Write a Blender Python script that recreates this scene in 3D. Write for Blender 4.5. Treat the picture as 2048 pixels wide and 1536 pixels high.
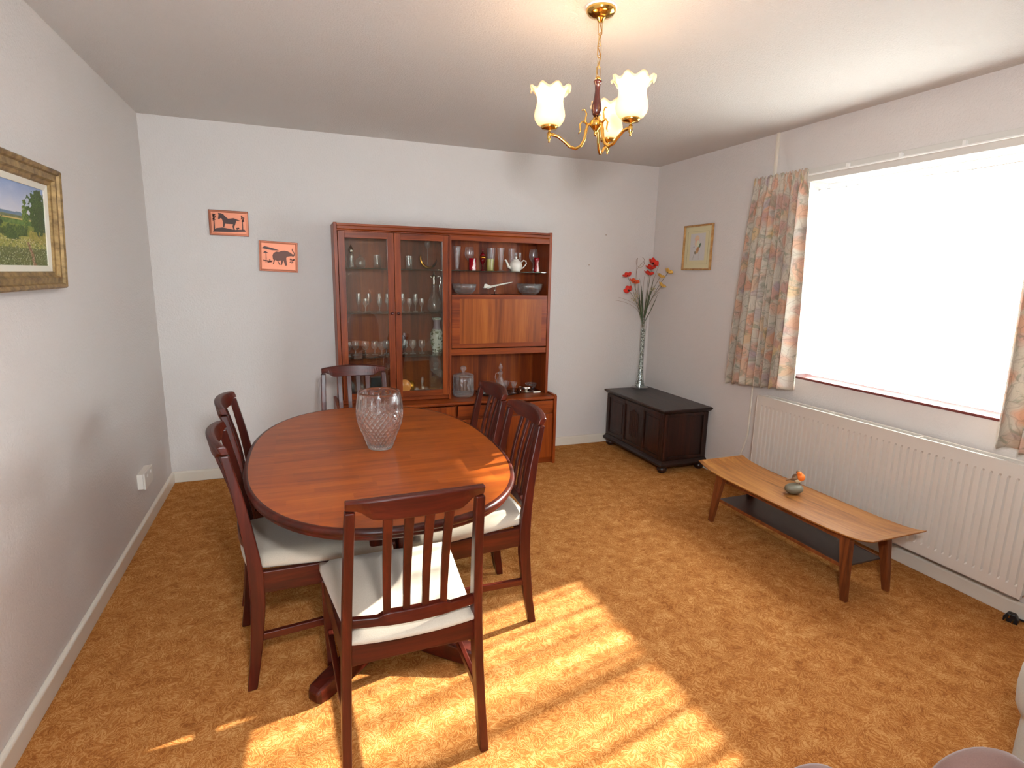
import bpy, bmesh, math, random
from mathutils import Vector, Matrix, noise as mnoise
PI = math.pi
random.seed(7)
SC = bpy.context.scene
COL = SC.collection
for o in list(bpy.data.objects):
    bpy.data.objects.remove(o)

# ------------------------------------------------------------------ camera, light, exposure
CAM_POS = (0.8634, -4.3003, 1.4644)
YAW, PITCH, ROLL = 0.3672, -0.1910, 0.0207
FPX = 1123.12
cam_d = bpy.data.cameras.new('camera')
cam = bpy.data.objects.new('camera', cam_d)
COL.objects.link(cam)
cam_d.sensor_width = 36.0
cam_d.lens = FPX / 2048.0 * 36.0
cam_d.clip_start = 0.02
_cy, _sy, _cp, _sp = math.cos(YAW), math.sin(YAW), math.cos(PITCH), math.sin(PITCH)
_f = Vector((_sy * _cp, _cy * _cp, _sp)); _r = Vector((_cy, -_sy, 0)); _u = _r.cross(_f)
_c, _s = math.cos(ROLL), math.sin(ROLL)
_r2 = _c * _r + _s * _u; _u2 = -_s * _r + _c * _u
_m = Matrix((_r2, _u2, -_f)).transposed().to_4x4()
_m.translation = Vector(CAM_POS)
cam.matrix_world = _m
SC.camera = cam

SC.view_settings.view_transform = 'Standard'
SC.view_settings.look = 'None'
SC.view_settings.gamma = 1.0
SC.view_settings.use_curve_mapping = False
SC.view_settings.exposure = 0.77

world = bpy.data.worlds.new('sky')
SC.world = world
world.use_nodes = True
_bg = world.node_tree.nodes['Background']
_bg.inputs['Color'].default_value = (0.78, 0.90, 1.0, 1)
_bg.inputs['Strength'].default_value = 12.0

sun_d = bpy.data.lights.new('sun', 'SUN')
sun_d.energy = 27.0
sun_d.color = (1.0, 0.95, 0.86)
sun_d.angle = 0.018
sun = bpy.data.objects.new('sun', sun_d)
COL.objects.link(sun)
sun.rotation_euler = Vector((-1.0, -0.215, -0.500)).to_track_quat('-Z', 'Y').to_euler()

flash_d = bpy.data.lights.new('camera_flash', 'AREA')     # the photographer's flash: its shadow of the pendant is on the back wall
flash_d.shape = 'DISK'; flash_d.size = 0.20; flash_d.energy = 30.0; flash_d.color = (0.94, 0.97, 1.0)
flash = bpy.data.objects.new('camera_flash', flash_d)
COL.objects.link(flash)
flash.location = (1.04, -4.33, 1.78)
flash.rotation_euler = Vector((0.33, 1.0, -0.02)).to_track_quat('-Z', 'Y').to_euler()

SC.cycles.use_denoising = True
SC.cycles.max_bounces = 12
SC.cycles.diffuse_bounces = 6
SC.cycles.glossy_bounces = 5
SC.cycles.transmission_bounces = 10
SC.cycles.transparent_max_bounces = 40
SC.cycles.caustics_reflective = False
SC.cycles.caustics_refractive = False
SC.cycles.sample_clamp_indirect = 6.0

W, H, D = 3.827, 2.40, 5.7          # room: x 0..W, y 0..-D, z 0..H

# ------------------------------------------------------------------ colour + node helpers
def lin(c):
    return tuple((x / 255 / 12.92) if x / 255 <= 0.04045 else ((x / 255 + 0.055) / 1.055) ** 2.4 for x in c[:3]) + (1.0,)

class G:
    def __init__(self, name):
        self.m = bpy.data.materials.new(name); self.m.use_nodes = True
        self.t = self.m.node_tree; self.t.nodes.clear()
        self.out = self.t.nodes.new('ShaderNodeOutputMaterial')
    def n(self, typ, **kw):
        nd = self.t.nodes.new('ShaderNode' + typ)
        for k, v in kw.items():
            if k.startswith('_'):
                setattr(nd, k[1:], v)
            else:
                self.set(nd, k.replace('__', ' '), v)
        return nd
    def set(self, nd, key, v):
        s = nd.inputs[int(key[1:])] if key[0] == 'i' and key[1:].isdigit() else nd.inputs[key]
        if isinstance(v, bpy.types.NodeSocket):
            self.t.links.new(v, s)
        else:
            if s.type in ('RGBA',) and isinstance(v, (tuple, list)) and len(v) == 3:
                v = tuple(v) + (1,)
            s.default_value = v
    def coord(self, kind='Object'):
        return self.n('TexCoord').outputs[kind]
    def map(self, v, scale=(1, 1, 1), loc=(0, 0, 0), rot=(0, 0, 0)):
        return self.n('Mapping', Vector=v, Scale=scale, Location=loc, Rotation=rot).outputs[0]
    def noise(self, v, scale, detail=2.0, rough=0.5, dist=0.0, col=False):
        nd = self.n('TexNoise', Vector=v, Scale=scale, Detail=detail, Roughness=rough, Distortion=dist)
        return nd.outputs['Color' if col else 'Fac']
    def math(self, op, a, b=0.0, clamp=False):
        nd = self.n('Math', _operation=op, _use_clamp=clamp, i0=a, i1=b)
        return nd.outputs[0]
    def mix(self, fac, a, b, mode='MIX'):
        nd = self.n('Mix', _data_type='RGBA', _blend_type=mode)
        self.set(nd, 'i0', fac)
        for i, v in ((6, a), (7, b)):
            if isinstance(v, bpy.types.NodeSocket): self.t.links.new(v, nd.inputs[i])
            else: nd.inputs[i].default_value = v if len(v) == 4 else tuple(v) + (1,)
        return nd.outputs[2]
    def ramp(self, fac, stops, interp='LINEAR'):
        nd = self.n('ValToRGB', Fac=fac); cr = nd.color_ramp; cr.interpolation = interp
        while len(cr.elements) < len(stops): cr.elements.new(0.5)
        for e, (p, c) in zip(cr.elements, stops):
            e.position = p; e.color = c if len(c) == 4 else tuple(c) + (1,)
        return nd.outputs[0]
    def bump(self, h, strength=0.3, dist=0.002):
        return self.n('Bump', Height=h, Strength=strength, Distance=dist).outputs[0]
    def sep(self, v):
        return self.n('SeparateXYZ', Vector=v).outputs
    def comb(self, x, y, z):
        return self.n('CombineXYZ', X=x, Y=y, Z=z).outputs[0]
    def pbr(self, **kw):
        nd = self.n('BsdfPrincipled')
        for k, v in kw.items(): self.set(nd, k.replace('__', ' '), v)
        return nd.outputs[0]
    def mixs(self, fac, a, b):
        nd = self.n('MixShader'); self.set(nd, 'i0', fac)
        self.t.links.new(a, nd.inputs[1]); self.t.links.new(b, nd.inputs[2])
        return nd.outputs[0]
    def done(self, sh):
        self.t.links.new(sh, self.out.inputs[0]); return self.m

def plain(name, c, rough=0.5, metal=0.0, coat=0.0, bump=None, spec=0.5, **kw):
    g = G(name)
    a = dict(Base__Color=lin(c), Roughness=rough, Metallic=metal, Coat__Weight=coat, Specular__IOR__Level=spec)
    a.update(kw)
    if bump:
        a['Normal'] = g.bump(g.noise(g.coord(), bump[0], 3), bump[1], bump[2] if len(bump) > 2 else 0.001)
    return g.done(g.pbr(**a))

def wood(name, dark, mid, light, grain='Z', rough=0.40, scale=1.0, bands=None, coat=0.05, contrast=1.0, bandamt=0.35):
    g = G(name); o = g.coord()
    ax = 'XYZ'.index(grain)
    s1 = [11 * scale] * 3; s1[ax] = 0.9 * scale
    s2 = [90 * scale] * 3; s2[ax] = 3.0 * scale
    n1 = g.noise(g.map(o, s1), 1.6, 5, 0.6, 0.9)
    n2 = g.noise(g.map(o, s2), 1.5, 3, 0.6, 0.2)
    f = g.math('ADD', g.math('MULTIPLY', n1, 0.75), g.math('MULTIPLY', n2, 0.25))
    if bands:
        bax, bw = bands
        x = g.sep(o)['XYZ'.index(bax)]
        fl = g.math('FLOOR', g.math('DIVIDE', x, bw))
        wn = g.n('TexWhiteNoise', _noise_dimensions='1D', W=fl).outputs['Value']
        f = g.math('ADD', f, g.math('MULTIPLY', g.math('SUBTRACT', wn, 0.5), bandamt))
    d = 0.17 / contrast
    c = g.ramp(f, [(0.5 - d, lin(dark)), (0.5, lin(mid)), (0.5 + d, lin(light))])
    bs = g.pbr(Specular__IOR__Level=0.3, Base__Color=c, Roughness=g.math('ADD', g.math('MULTIPLY', n2, 0.12), rough - 0.06), Coat__Weight=coat, Coat__Roughness=0.25,
               Normal=g.bump(n2, 0.10, 0.0006))
    return g.done(bs)

def thin_glass(name, tint=(1, 1, 1), refl=0.06, rough=0.02, edge=0.7, power=4.0, bump=None, haze=0.0, wall=0.0, hazecol=(0.85, 0.88, 0.88, 1)):
    g = G(name)
    nm = None
    if bump: nm = g.bump(bump(g), 0.9, 0.002)
    tr = g.n('BsdfTransparent', Color=tuple(tint) + (1,)).outputs[0]
    gl = g.n('BsdfGlossy', Roughness=rough, Color=(1, 1, 1, 1))
    if nm: g.set(gl, 'Normal', nm)
    lw = g.n('LayerWeight', Blend=0.5)
    if nm: g.set(lw, 'Normal', nm)
    fac = g.math('ADD', g.math('MULTIPLY', g.math('POWER', lw.outputs['Facing'], power), edge), refl, clamp=True)
    body = gl.outputs[0]
    if wall:
        body = g.mixs(wall, body, g.n('BsdfDiffuse', Color=(0.92, 0.94, 0.94, 1)).outputs[0])  # white diffuse blended in towards the rims, painting bright glass edges
    sh = g.mixs(fac, tr, body)
    if haze:
        df = g.n('BsdfDiffuse', Color=hazecol).outputs[0]
        sh = g.mixs(haze, sh, df)
    return g.done(sh)

# ------------------------------------------------------------------ materials
def plaster(name, c, sc, st, dist):
    g = G(name); o = g.coord()
    n = g.noise(o, sc, 3, 0.6); n2 = g.noise(o, 3.0, 2)
    h = g.ramp(n, [(0.38, (0, 0, 0)), (0.62, (1, 1, 1))])
    col = g.mix(g.math('MULTIPLY', n2, 0.12), lin(c), lin([v * 0.93 for v in c]))
    return g.done(g.pbr(Base__Color=col, Roughness=0.72, Specular__IOR__Level=0.3, Normal=g.bump(h, st, dist)))
M_WALL = plaster('wall_woodchip_paint', (213, 206, 201), 85, 0.38, 0.0022)
M_CEIL = plaster('ceiling_artex', (212, 207, 202), 120, 0.55, 0.0022)
M_TRIM = plain('trim_gloss_paint', (222, 213, 198), 0.32)
M_BOARD = plain('fascia_board_paint', (206, 201, 194), 0.45)
M_WHITE = plain('white_frame_paint', (232, 230, 226), 0.35)
M_RAD = plain('radiator_enamel', (208, 200, 190), 0.35)
M_PLASTIC = plain('white_plastic', (216, 208, 198), 0.4)

def carpet():
    g = G('gold_carpet'); o = g.coord()
    wv = g.noise(o, 9, 2, 0.5, 0.0, col=True)
    base = g.n('VectorMath', _operation='MULTIPLY_ADD', i0=wv, i1=(0.10, 0.10, 0), i2=o).outputs[0]
    n = g.noise(base, 30, 1.0, 0.4, 0.8)
    ring = g.math('SINE', g.math('MULTIPLY', n, 46.0))
    fine = g.noise(o, 420, 2, 0.7)
    blot = g.noise(o, 14, 3, 0.6)
    f = g.math('ADD', g.math('MULTIPLY', ring, 0.075), g.math('ADD', g.math('MULTIPLY', blot, 0.42), g.math('MULTIPLY', fine, 0.60)))
    c = g.ramp(f, [(0.28, lin((114, 54, 18))), (0.50, lin((172, 105, 46))), (0.74, lin((220, 166, 104)))])
    h = g.math('ADD', g.math('MULTIPLY', ring, 0.12), fine)
    return g.done(g.pbr(Base__Color=c, Roughness=0.95, Specular__IOR__Level=0.1, Sheen__Weight=0.25, Sheen__Roughness=0.5,
                        Sheen__Tint=lin((235, 180, 110)), Normal=g.bump(h, 0.7, 0.004)))
M_CARPET = carpet()

TK = ((92, 34, 6), (128, 53, 11), (152, 72, 18))
M_CAB_V = wood('teak_vertical', *TK, grain='Z')
M_CAB_H = wood('teak_horizontal', *TK, grain='X')
M_CAB_BACK = wood('teak_back_panel', (88, 32, 5), (120, 49, 10), (142, 66, 16), grain='Z', bands=('X', 0.075), bandamt=0.22)
M_CAB_FLAP = wood('teak_flap_veneer', (112, 50, 10), (142, 70, 17), (164, 90, 26), grain='Z', bands=('X', 0.085), bandamt=0.20)
M_CHAIR = wood('mahogany_chair', (40, 10, 4), (64, 17, 7), (86, 27, 11), grain='Z', rough=0.36, coat=0.12)
M_CHAIR_H = wood('mahogany_rail', (40, 10, 4), (64, 17, 7), (86, 27, 11), grain='X', rough=0.36, coat=0.12)
M_CHAIR_Y = wood('mahogany_side_rail', (40, 10, 4), (64, 17, 7), (86, 27, 11), grain='Y', rough=0.36, coat=0.12)
M_CHEST = wood('dark_oak_chest', (22, 12, 9), (38, 20, 14), (56, 30, 20), grain='Y', rough=0.36, coat=0.2)
M_CHEST_V = wood('dark_oak_panel', (24, 12, 9), (44, 22, 15), (64, 32, 20), grain='Z', rough=0.36, coat=0.2)
M_COFFEE = wood('teak_coffee_top', (98, 54, 20), (140, 86, 38), (166, 114, 58), grain='Y', rough=0.38, scale=1.2)
M_COFFEE_LEG = wood('teak_coffee_legs', (82, 40, 18), (118, 62, 30), (142, 80, 44), grain='Z', rough=0.4)
M_SHELF = plain('dark_laminate_shelf', (58, 44, 38), 0.35)

def tabletop():
    g = G('parquetry_tabletop'); o = g.coord()
    s = g.sep(o)
    n1 = g.noise(g.map(o, (1.0, 11, 11)), 1.6, 5, 0.6, 0.8)
    n2 = g.noise(g.map(o, (4.0, 110, 20)), 1.5, 3, 0.6, 0.2)
    f = g.math('ADD', g.math('MULTIPLY', n1, 0.7), g.math('MULTIPLY', n2, 0.3))
    row = g.math('FLOOR', g.math('DIVIDE', s[1], 0.044))
    off = g.n('TexWhiteNoise', _noise_dimensions='1D', W=row).outputs['Value']
    cx = g.math('FLOOR', g.math('ADD', g.math('DIVIDE', s[0], 0.21), g.math('MULTIPLY', off, 5.0)))
    wn = g.n('TexWhiteNoise', _noise_dimensions='2D', Vector=g.comb(cx, row, 0.0)).outputs['Value']
    inside = g.math('MULTIPLY', g.math('LESS_THAN', g.math('ABSOLUTE', s[0]), 0.405), g.math('LESS_THAN', g.math('ABSOLUTE', s[1]), 0.66))
    f = g.math('ADD', f, g.math('MULTIPLY', g.math('MULTIPLY', g.math('SUBTRACT', wn, 0.5), 0.17), inside))
    c = g.ramp(f, [(0.28, lin((116, 48, 6))), (0.5, lin((150, 70, 13))), (0.72, lin((172, 90, 22)))])
    seam = g.math('LESS_THAN', g.math('ABSOLUTE', g.math('SUBTRACT', s[1], 0.012)), 0.0012)
    c = g.mix(g.math('MULTIPLY', seam, 0.75), c, lin((60, 24, 12)))
    return g.done(g.pbr(Specular__IOR__Level=0.35, Base__Color=c, Roughness=0.36, Coat__Weight=0.08, Coat__Roughness=0.2, Normal=g.bump(n2, 0.06, 0.0005)))
M_TOP = tabletop()

def fabric(name, c, sc=420):
    g = G(name); o = g.coord()
    n = g.noise(o, sc, 2, 0.7); n2 = g.noise(o, 8, 2)
    col = g.mix(n, lin([v * 0.90 for v in c]), lin([min(255, v * 1.05) for v in c]))
    return g.done(g.pbr(Base__Color=col, Roughness=0.9, Specular__IOR__Level=0.15, Sheen__Weight=0.2,
                        Normal=g.bump(g.math('ADD', n, g.math('MULTIPLY', n2, 0.5)), 0.35, 0.0012)))
M_SEAT = fabric('beige_seat_fabric', (180, 166, 149))
M_GREY_UPH = fabric('grey_upholstery', (176, 172, 160))
M_PINK_UPH = fabric('pink_upholstery', (126, 98, 90))

M_GLASS = thin_glass('glassware', (0.97, 0.98, 0.98), 0.10, 0.12, 0.85, 2.2, wall=0.35, haze=0.02)
def _cutb(g):
    return g.n('TexVoronoi', Vector=g.coord(), Scale=70.0, _distance='CHEBYCHEV').outputs['Distance']
M_CUT = thin_glass('cut_glassware', (0.93, 0.95, 0.95), 0.10, 0.10, 0.8, 2.0, bump=_cutb, haze=0.0, wall=0.25)
M_PANE = thin_glass('cabinet_pane', (0.95, 0.97, 0.94), 0.075, 0.0, 0.9, 5.0)
M_WINPANE = thin_glass('window_pane', (0.95, 0.97, 0.96), 0.03, 0.0, 0.7, 5.0)
M_SHELFGLASS = thin_glass('glass_shelf', (0.62, 0.74, 0.68), 0.10, 0.02, 0.5, 4.0)
def crystal():
    g = G('lead_crystal')
    a = g.pbr(Base__Color=(1, 1, 1, 1), Roughness=0.01, IOR=1.52, Transmission__Weight=1.0)
    t = g.n('BsdfTransparent', Color=(0.97, 0.97, 0.97, 1)).outputs[0]
    return g.done(g.mixs(0.15, a, t))
M_CRYSTAL = crystal()
M_BRASS = plain('polished_brass', (222, 180, 96), 0.14, 1.0)
M_CHAIN = plain('brass_chain', (190, 152, 92), 0.3, 1.0)
M_SILVER = plain('silver_plate', (214, 210, 202), 0.15, 1.0)
M_DARKWOOD = plain('dark_turned_wood', (74, 28, 22), 0.15, coat=0.6)
M_RUBY = plain('ruby_glass', (120, 8, 18), 0.08, spec=0.8, Transmission__Weight=0.25)
M_GILT = plain('gilt', (200, 140, 50), 0.25, 0.9)
M_YELGREEN = thin_glass('yellow_green_glass', (0.66, 0.62, 0.22), 0.10, 0.06, 0.6, 2.5, haze=0.38, hazecol=(0.55, 0.50, 0.16, 1))
M_PORC = plain('white_porcelain', (226, 220, 208), 0.15, coat=0.5)
M_BLACK = plain('black_lacquer', (16, 15, 17), 0.2)
M_BLACKPLASTIC = plain('black_plastic', (22, 22, 26), 0.35)
M_COPPER_FRAME = plain('dark_copper_edge', (120, 70, 52), 0.35, 0.8)
M_BRONZE = plain('dark_bronze_relief', (52, 30, 26), 0.4, 0.5)
M_BRONZE_L = plain('light_bronze_relief', (84, 48, 36), 0.45, 0.4)
def copper():
    g = G('hammered_copper')
    return g.done(g.pbr(Base__Color=lin((186, 118, 92)), Metallic=0.7, Roughness=0.45, Specular__IOR__Level=0.3, Normal=g.bump(g.noise(g.coord(), 12, 3), 0.3, 0.01)))
M_COPPER = copper()
M_ORANGE = plain('orange_glaze', (232, 150, 80), 0.3)
M_TEAL = plain('dark_teal_tin', (28, 52, 60), 0.3)
M_CARD = plain('white_card', (225, 215, 200), 0.6)
M_SILL = plain('red_brown_sill_tile', (112, 58, 54), 0.25)
M_GREEN = plain('dark_green_leaf', (62, 78, 44), 0.6)
M_STEM = plain('grey_green_stem', (104, 104, 78), 0.6)
M_TWIG = plain('dry_brown_twig', (150, 118, 92), 0.7)
M_REDFL = plain('red_petal_silk', (214, 44, 22), 0.6)
M_ORFL = plain('orange_petal_silk', (226, 84, 34), 0.6)
M_YELFL = plain('yellow_petal_silk', (228, 180, 84), 0.6)
M_FLCENTRE = plain('black_flower_centre', (40, 24, 18), 0.8)
M_PALEFL = plain('pale_seed_head', (188, 174, 132), 0.8)
M_STONE = plain('grey_green_stone', (112, 108, 92), 0.35, bump=(60, 0.3))
M_BIRD_BROWN = plain('bird_brown_feathers', (120, 88, 60), 0.7, bump=(180, 0.4))
M_BIRD_ORANGE = plain('bird_orange_breast', (226, 112, 26), 0.7, bump=(180, 0.4))
M_BIRD_WHITE = plain('bird_pale_belly', (214, 196, 160), 0.7)
def frame_gold(name, c1, c2):
    g = G(name); o = g.coord()
    n = g.noise(g.map(o, (16, 10, 16)), 2, 5, 0.6)
    c = g.ramp(n, [(0.35, lin(c1)), (0.65, lin(c2))])
    return g.done(g.pbr(Base__Color=c, Metallic=0.35, Roughness=0.42, Normal=g.bump(n, 0.10, 0.0008)))
M_FRAME = frame_gold('antique_gilt_frame', (108, 84, 50), (168, 138, 88))
M_FRAME2 = frame_gold('slim_gilt_frame', (168, 122, 72), (204, 160, 100))
M_SLIP = plain('cream_slip', (214, 208, 192), 0.6)
M_MOUNT = plain('cream_mount_card', (208, 198, 158), 0.8)
M_PAPER = plain('pale_print_paper', (200, 196, 192), 0.8)

def attr_mat(name, rough=0.5, coat=0.0):
    g = G(name); a = g.n('Attribute', _attribute_name='Col').outputs['Color']
    return g.done(g.pbr(Base__Color=a, Roughness=rough, Coat__Weight=coat, Normal=g.bump(g.noise(g.coord(), 160, 3), 0.25, 0.001)))
M_PAINT = attr_mat('oil_paint', 0.45)
M_PRINT = attr_mat('watercolour_print', 0.7)

def beads():
    g = G('clear_glass_beads'); o = g.coord()
    v = g.n('TexVoronoi', Vector=o, Scale=75.0)
    c = g.ramp(v.outputs['Distance'], [(0.0, lin((244, 250, 244))), (0.35, lin((160, 170, 156))), (0.7, lin((72, 80, 68)))])
    return g.done(g.pbr(Base__Color=c, Roughness=0.08, Specular__IOR__Level=0.9, Normal=g.bump(v.outputs['Distance'], 0.8, 0.003)))
M_BEADS = beads()

def oriental():
    g = G('painted_oriental_porcelain'); o = g.coord(); z = g.sep(o)[2]
    n = g.noise(o, 38, 3, 0.6, 0.5); n2 = g.noise(g.map(o, (1, 1, 1), (3, 1, 2)), 60, 3)
    c = g.mix(g.ramp(n, [(0.52, (0, 0, 0)), (0.60, (1, 1, 1))]), lin((204, 208, 196)), lin((112, 118, 84)))
    c = g.mix(g.ramp(n2, [(0.60, (0, 0, 0)), (0.66, (1, 1, 1))]), c, lin((58, 64, 58)))
    neck = g.math('GREATER_THAN', z, 0.178)
    c = g.mix(g.math('MULTIPLY', neck, g.math('LESS_THAN', z, 0.25)), c, lin((150, 134, 146)))
    foot = g.math('LESS_THAN', z, 0.03)
    c = g.mix(g.math('MULTIPLY', foot, g.math('GREATER_THAN', n2, 0.5)), c, lin((90, 92, 80)))
    return g.done(g.pbr(Base__Color=c, Roughness=0.2, Coat__Weight=0.4))
M_ORIENTAL = oriental()

def ruby_white():
    g = G('ruby_glass_with_white_figure'); o = g.coord(); s = g.sep(o)
    n = g.noise(o, 90, 3)
    r = g.math('ADD', g.math('ABSOLUTE', g.math('SUBTRACT', s[0], 0.006)), g.math('MULTIPLY', g.math('SUBTRACT', n, 0.5), 0.022))
    m = g.math('MULTIPLY', g.math('LESS_THAN', r, g.math('ADD', 0.004, g.math('MULTIPLY', g.math('SUBTRACT', 0.09, s[2]), 0.10))), g.math('LESS_THAN', s[2], 0.088))
    c = g.mix(m, lin((150, 14, 30)), lin((232, 206, 204)))
    return g.done(g.pbr(Base__Color=c, Roughness=0.12, Specular__IOR__Level=0.8))
M_RUBYWHITE = ruby_white()

def floral():
    g = G('floral_curtain_cloth'); uv = g.n('UVMap').outputs[0]
    wv = g.noise(uv, 7, 2, 0.5, 0, col=True)
    p = g.n('VectorMath', _operation='MULTIPLY_ADD', i0=wv, i1=(0.12, 0.12, 0), i2=uv).outputs[0]
    v = g.n('TexVoronoi', Vector=p, Scale=10.5, _feature='F1')
    v2 = g.n('TexVoronoi', Vector=p, Scale=15.0, _feature='DISTANCE_TO_EDGE')
    rnd = g.sep(v.outputs['Color'])
    petal = g.ramp(v.outputs['Distance'], [(0.42, (1, 1, 1)), (0.62, (0, 0, 0))])
    hue = g.ramp(rnd[0], [(0.0, lin((206, 150, 124))), (0.30, lin((214, 170, 140))), (0.62, lin((200, 158, 146))), (0.85, lin((218, 188, 138))), (1.0, lin((176, 156, 162)))])
    c = g.mix(g.math('MULTIPLY', petal, 0.85), lin((206, 196, 180)), hue)
    n3 = g.noise(p, 16, 3, 0.6, 0.4)
    leaf = g.ramp(n3, [(0.55, (0, 0, 0)), (0.62, (1, 1, 1))])
    c = g.mix(g.math('MULTIPLY', leaf, 0.62), c, lin((142, 146, 126)))
    n4 = g.noise(p, 6, 2)
    c = g.mix(g.math('MULTIPLY', g.ramp(n4, [(0.56, (0, 0, 0)), (0.66, (1, 1, 1))]), 0.45), c, lin((164, 146, 152)))
    line = g.math('LESS_THAN', v2.outputs['Distance'], 0.035)
    c = g.mix(g.math('MULTIPLY', line, 0.30), c, lin((140, 122, 108)))
    fl = g.math('ABSOLUTE', g.math('SINE', g.math('MULTIPLY', v.outputs['Distance'], 34.0)))
    c = g.mix(g.math('MULTIPLY', g.math('LESS_THAN', fl, 0.16), 0.22), c, lin((150, 110, 88)))
    weave = g.noise(uv, 600, 2)
    a = g.pbr(Base__Color=c, Roughness=0.85, Specular__IOR__Level=0.15, Normal=g.bump(weave, 0.2, 0.0008))
    t = g.n('BsdfTranslucent', Color=c).outputs[0]
    return g.done(g.mixs(0.16, a, t))
M_FLORAL = floral()
M_LINING = plain('curtain_lining', (196, 170, 164), 0.9)

def netmat():
    g = G('white_net_voile'); uv = g.n('UVMap').outputs[0]; s = g.sep(uv)
    t = g.n('BsdfTranslucent', Color=(0.95, 0.95, 0.96, 1)).outputs[0]
    d = g.n('BsdfDiffuse', Color=(0.92, 0.92, 0.93, 1)).outputs[0]
    tr = g.n('BsdfTransparent', Color=(1, 1, 1, 1)).outputs[0]
    head = g.math('GREATER_THAN', s[1], 1.075)
    bunch = g.noise(g.comb(g.math('MULTIPLY', s[0], 9.0), 0.0, 0.0), 1.0, 2.5, 0.6)
    dens = g.ramp(bunch, [(0.38, (0.12, 0.12, 0.12)), (0.49, (0.45, 0.45, 0.45)), (0.57, (0.90, 0.90, 0.90))])
    fac = g.math('ADD', dens, g.math('MULTIPLY', head, 0.15), clamp=True)
    return g.done(g.mixs(fac, tr, g.mixs(0.5, t, d)))
M_NET = netmat()

# ------------------------------------------------------------------ object helpers
def tag(o, label=None, cat=None, group=None, kind=None):
    if label: o['label'] = label
    if cat: o['category'] = cat
    if group: o['group'] = group
    if kind: o['kind'] = kind
    return o
def empty(name, loc=(0, 0, 0), rz=0.0, label=None, cat=None, group=None):
    o = bpy.data.objects.new(name, None); COL.objects.link(o)
    o.empty_display_size = 0.05
    o.location = loc; o.rotation_euler = (0, 0, rz)
    return tag(o, label, cat, group)

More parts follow.
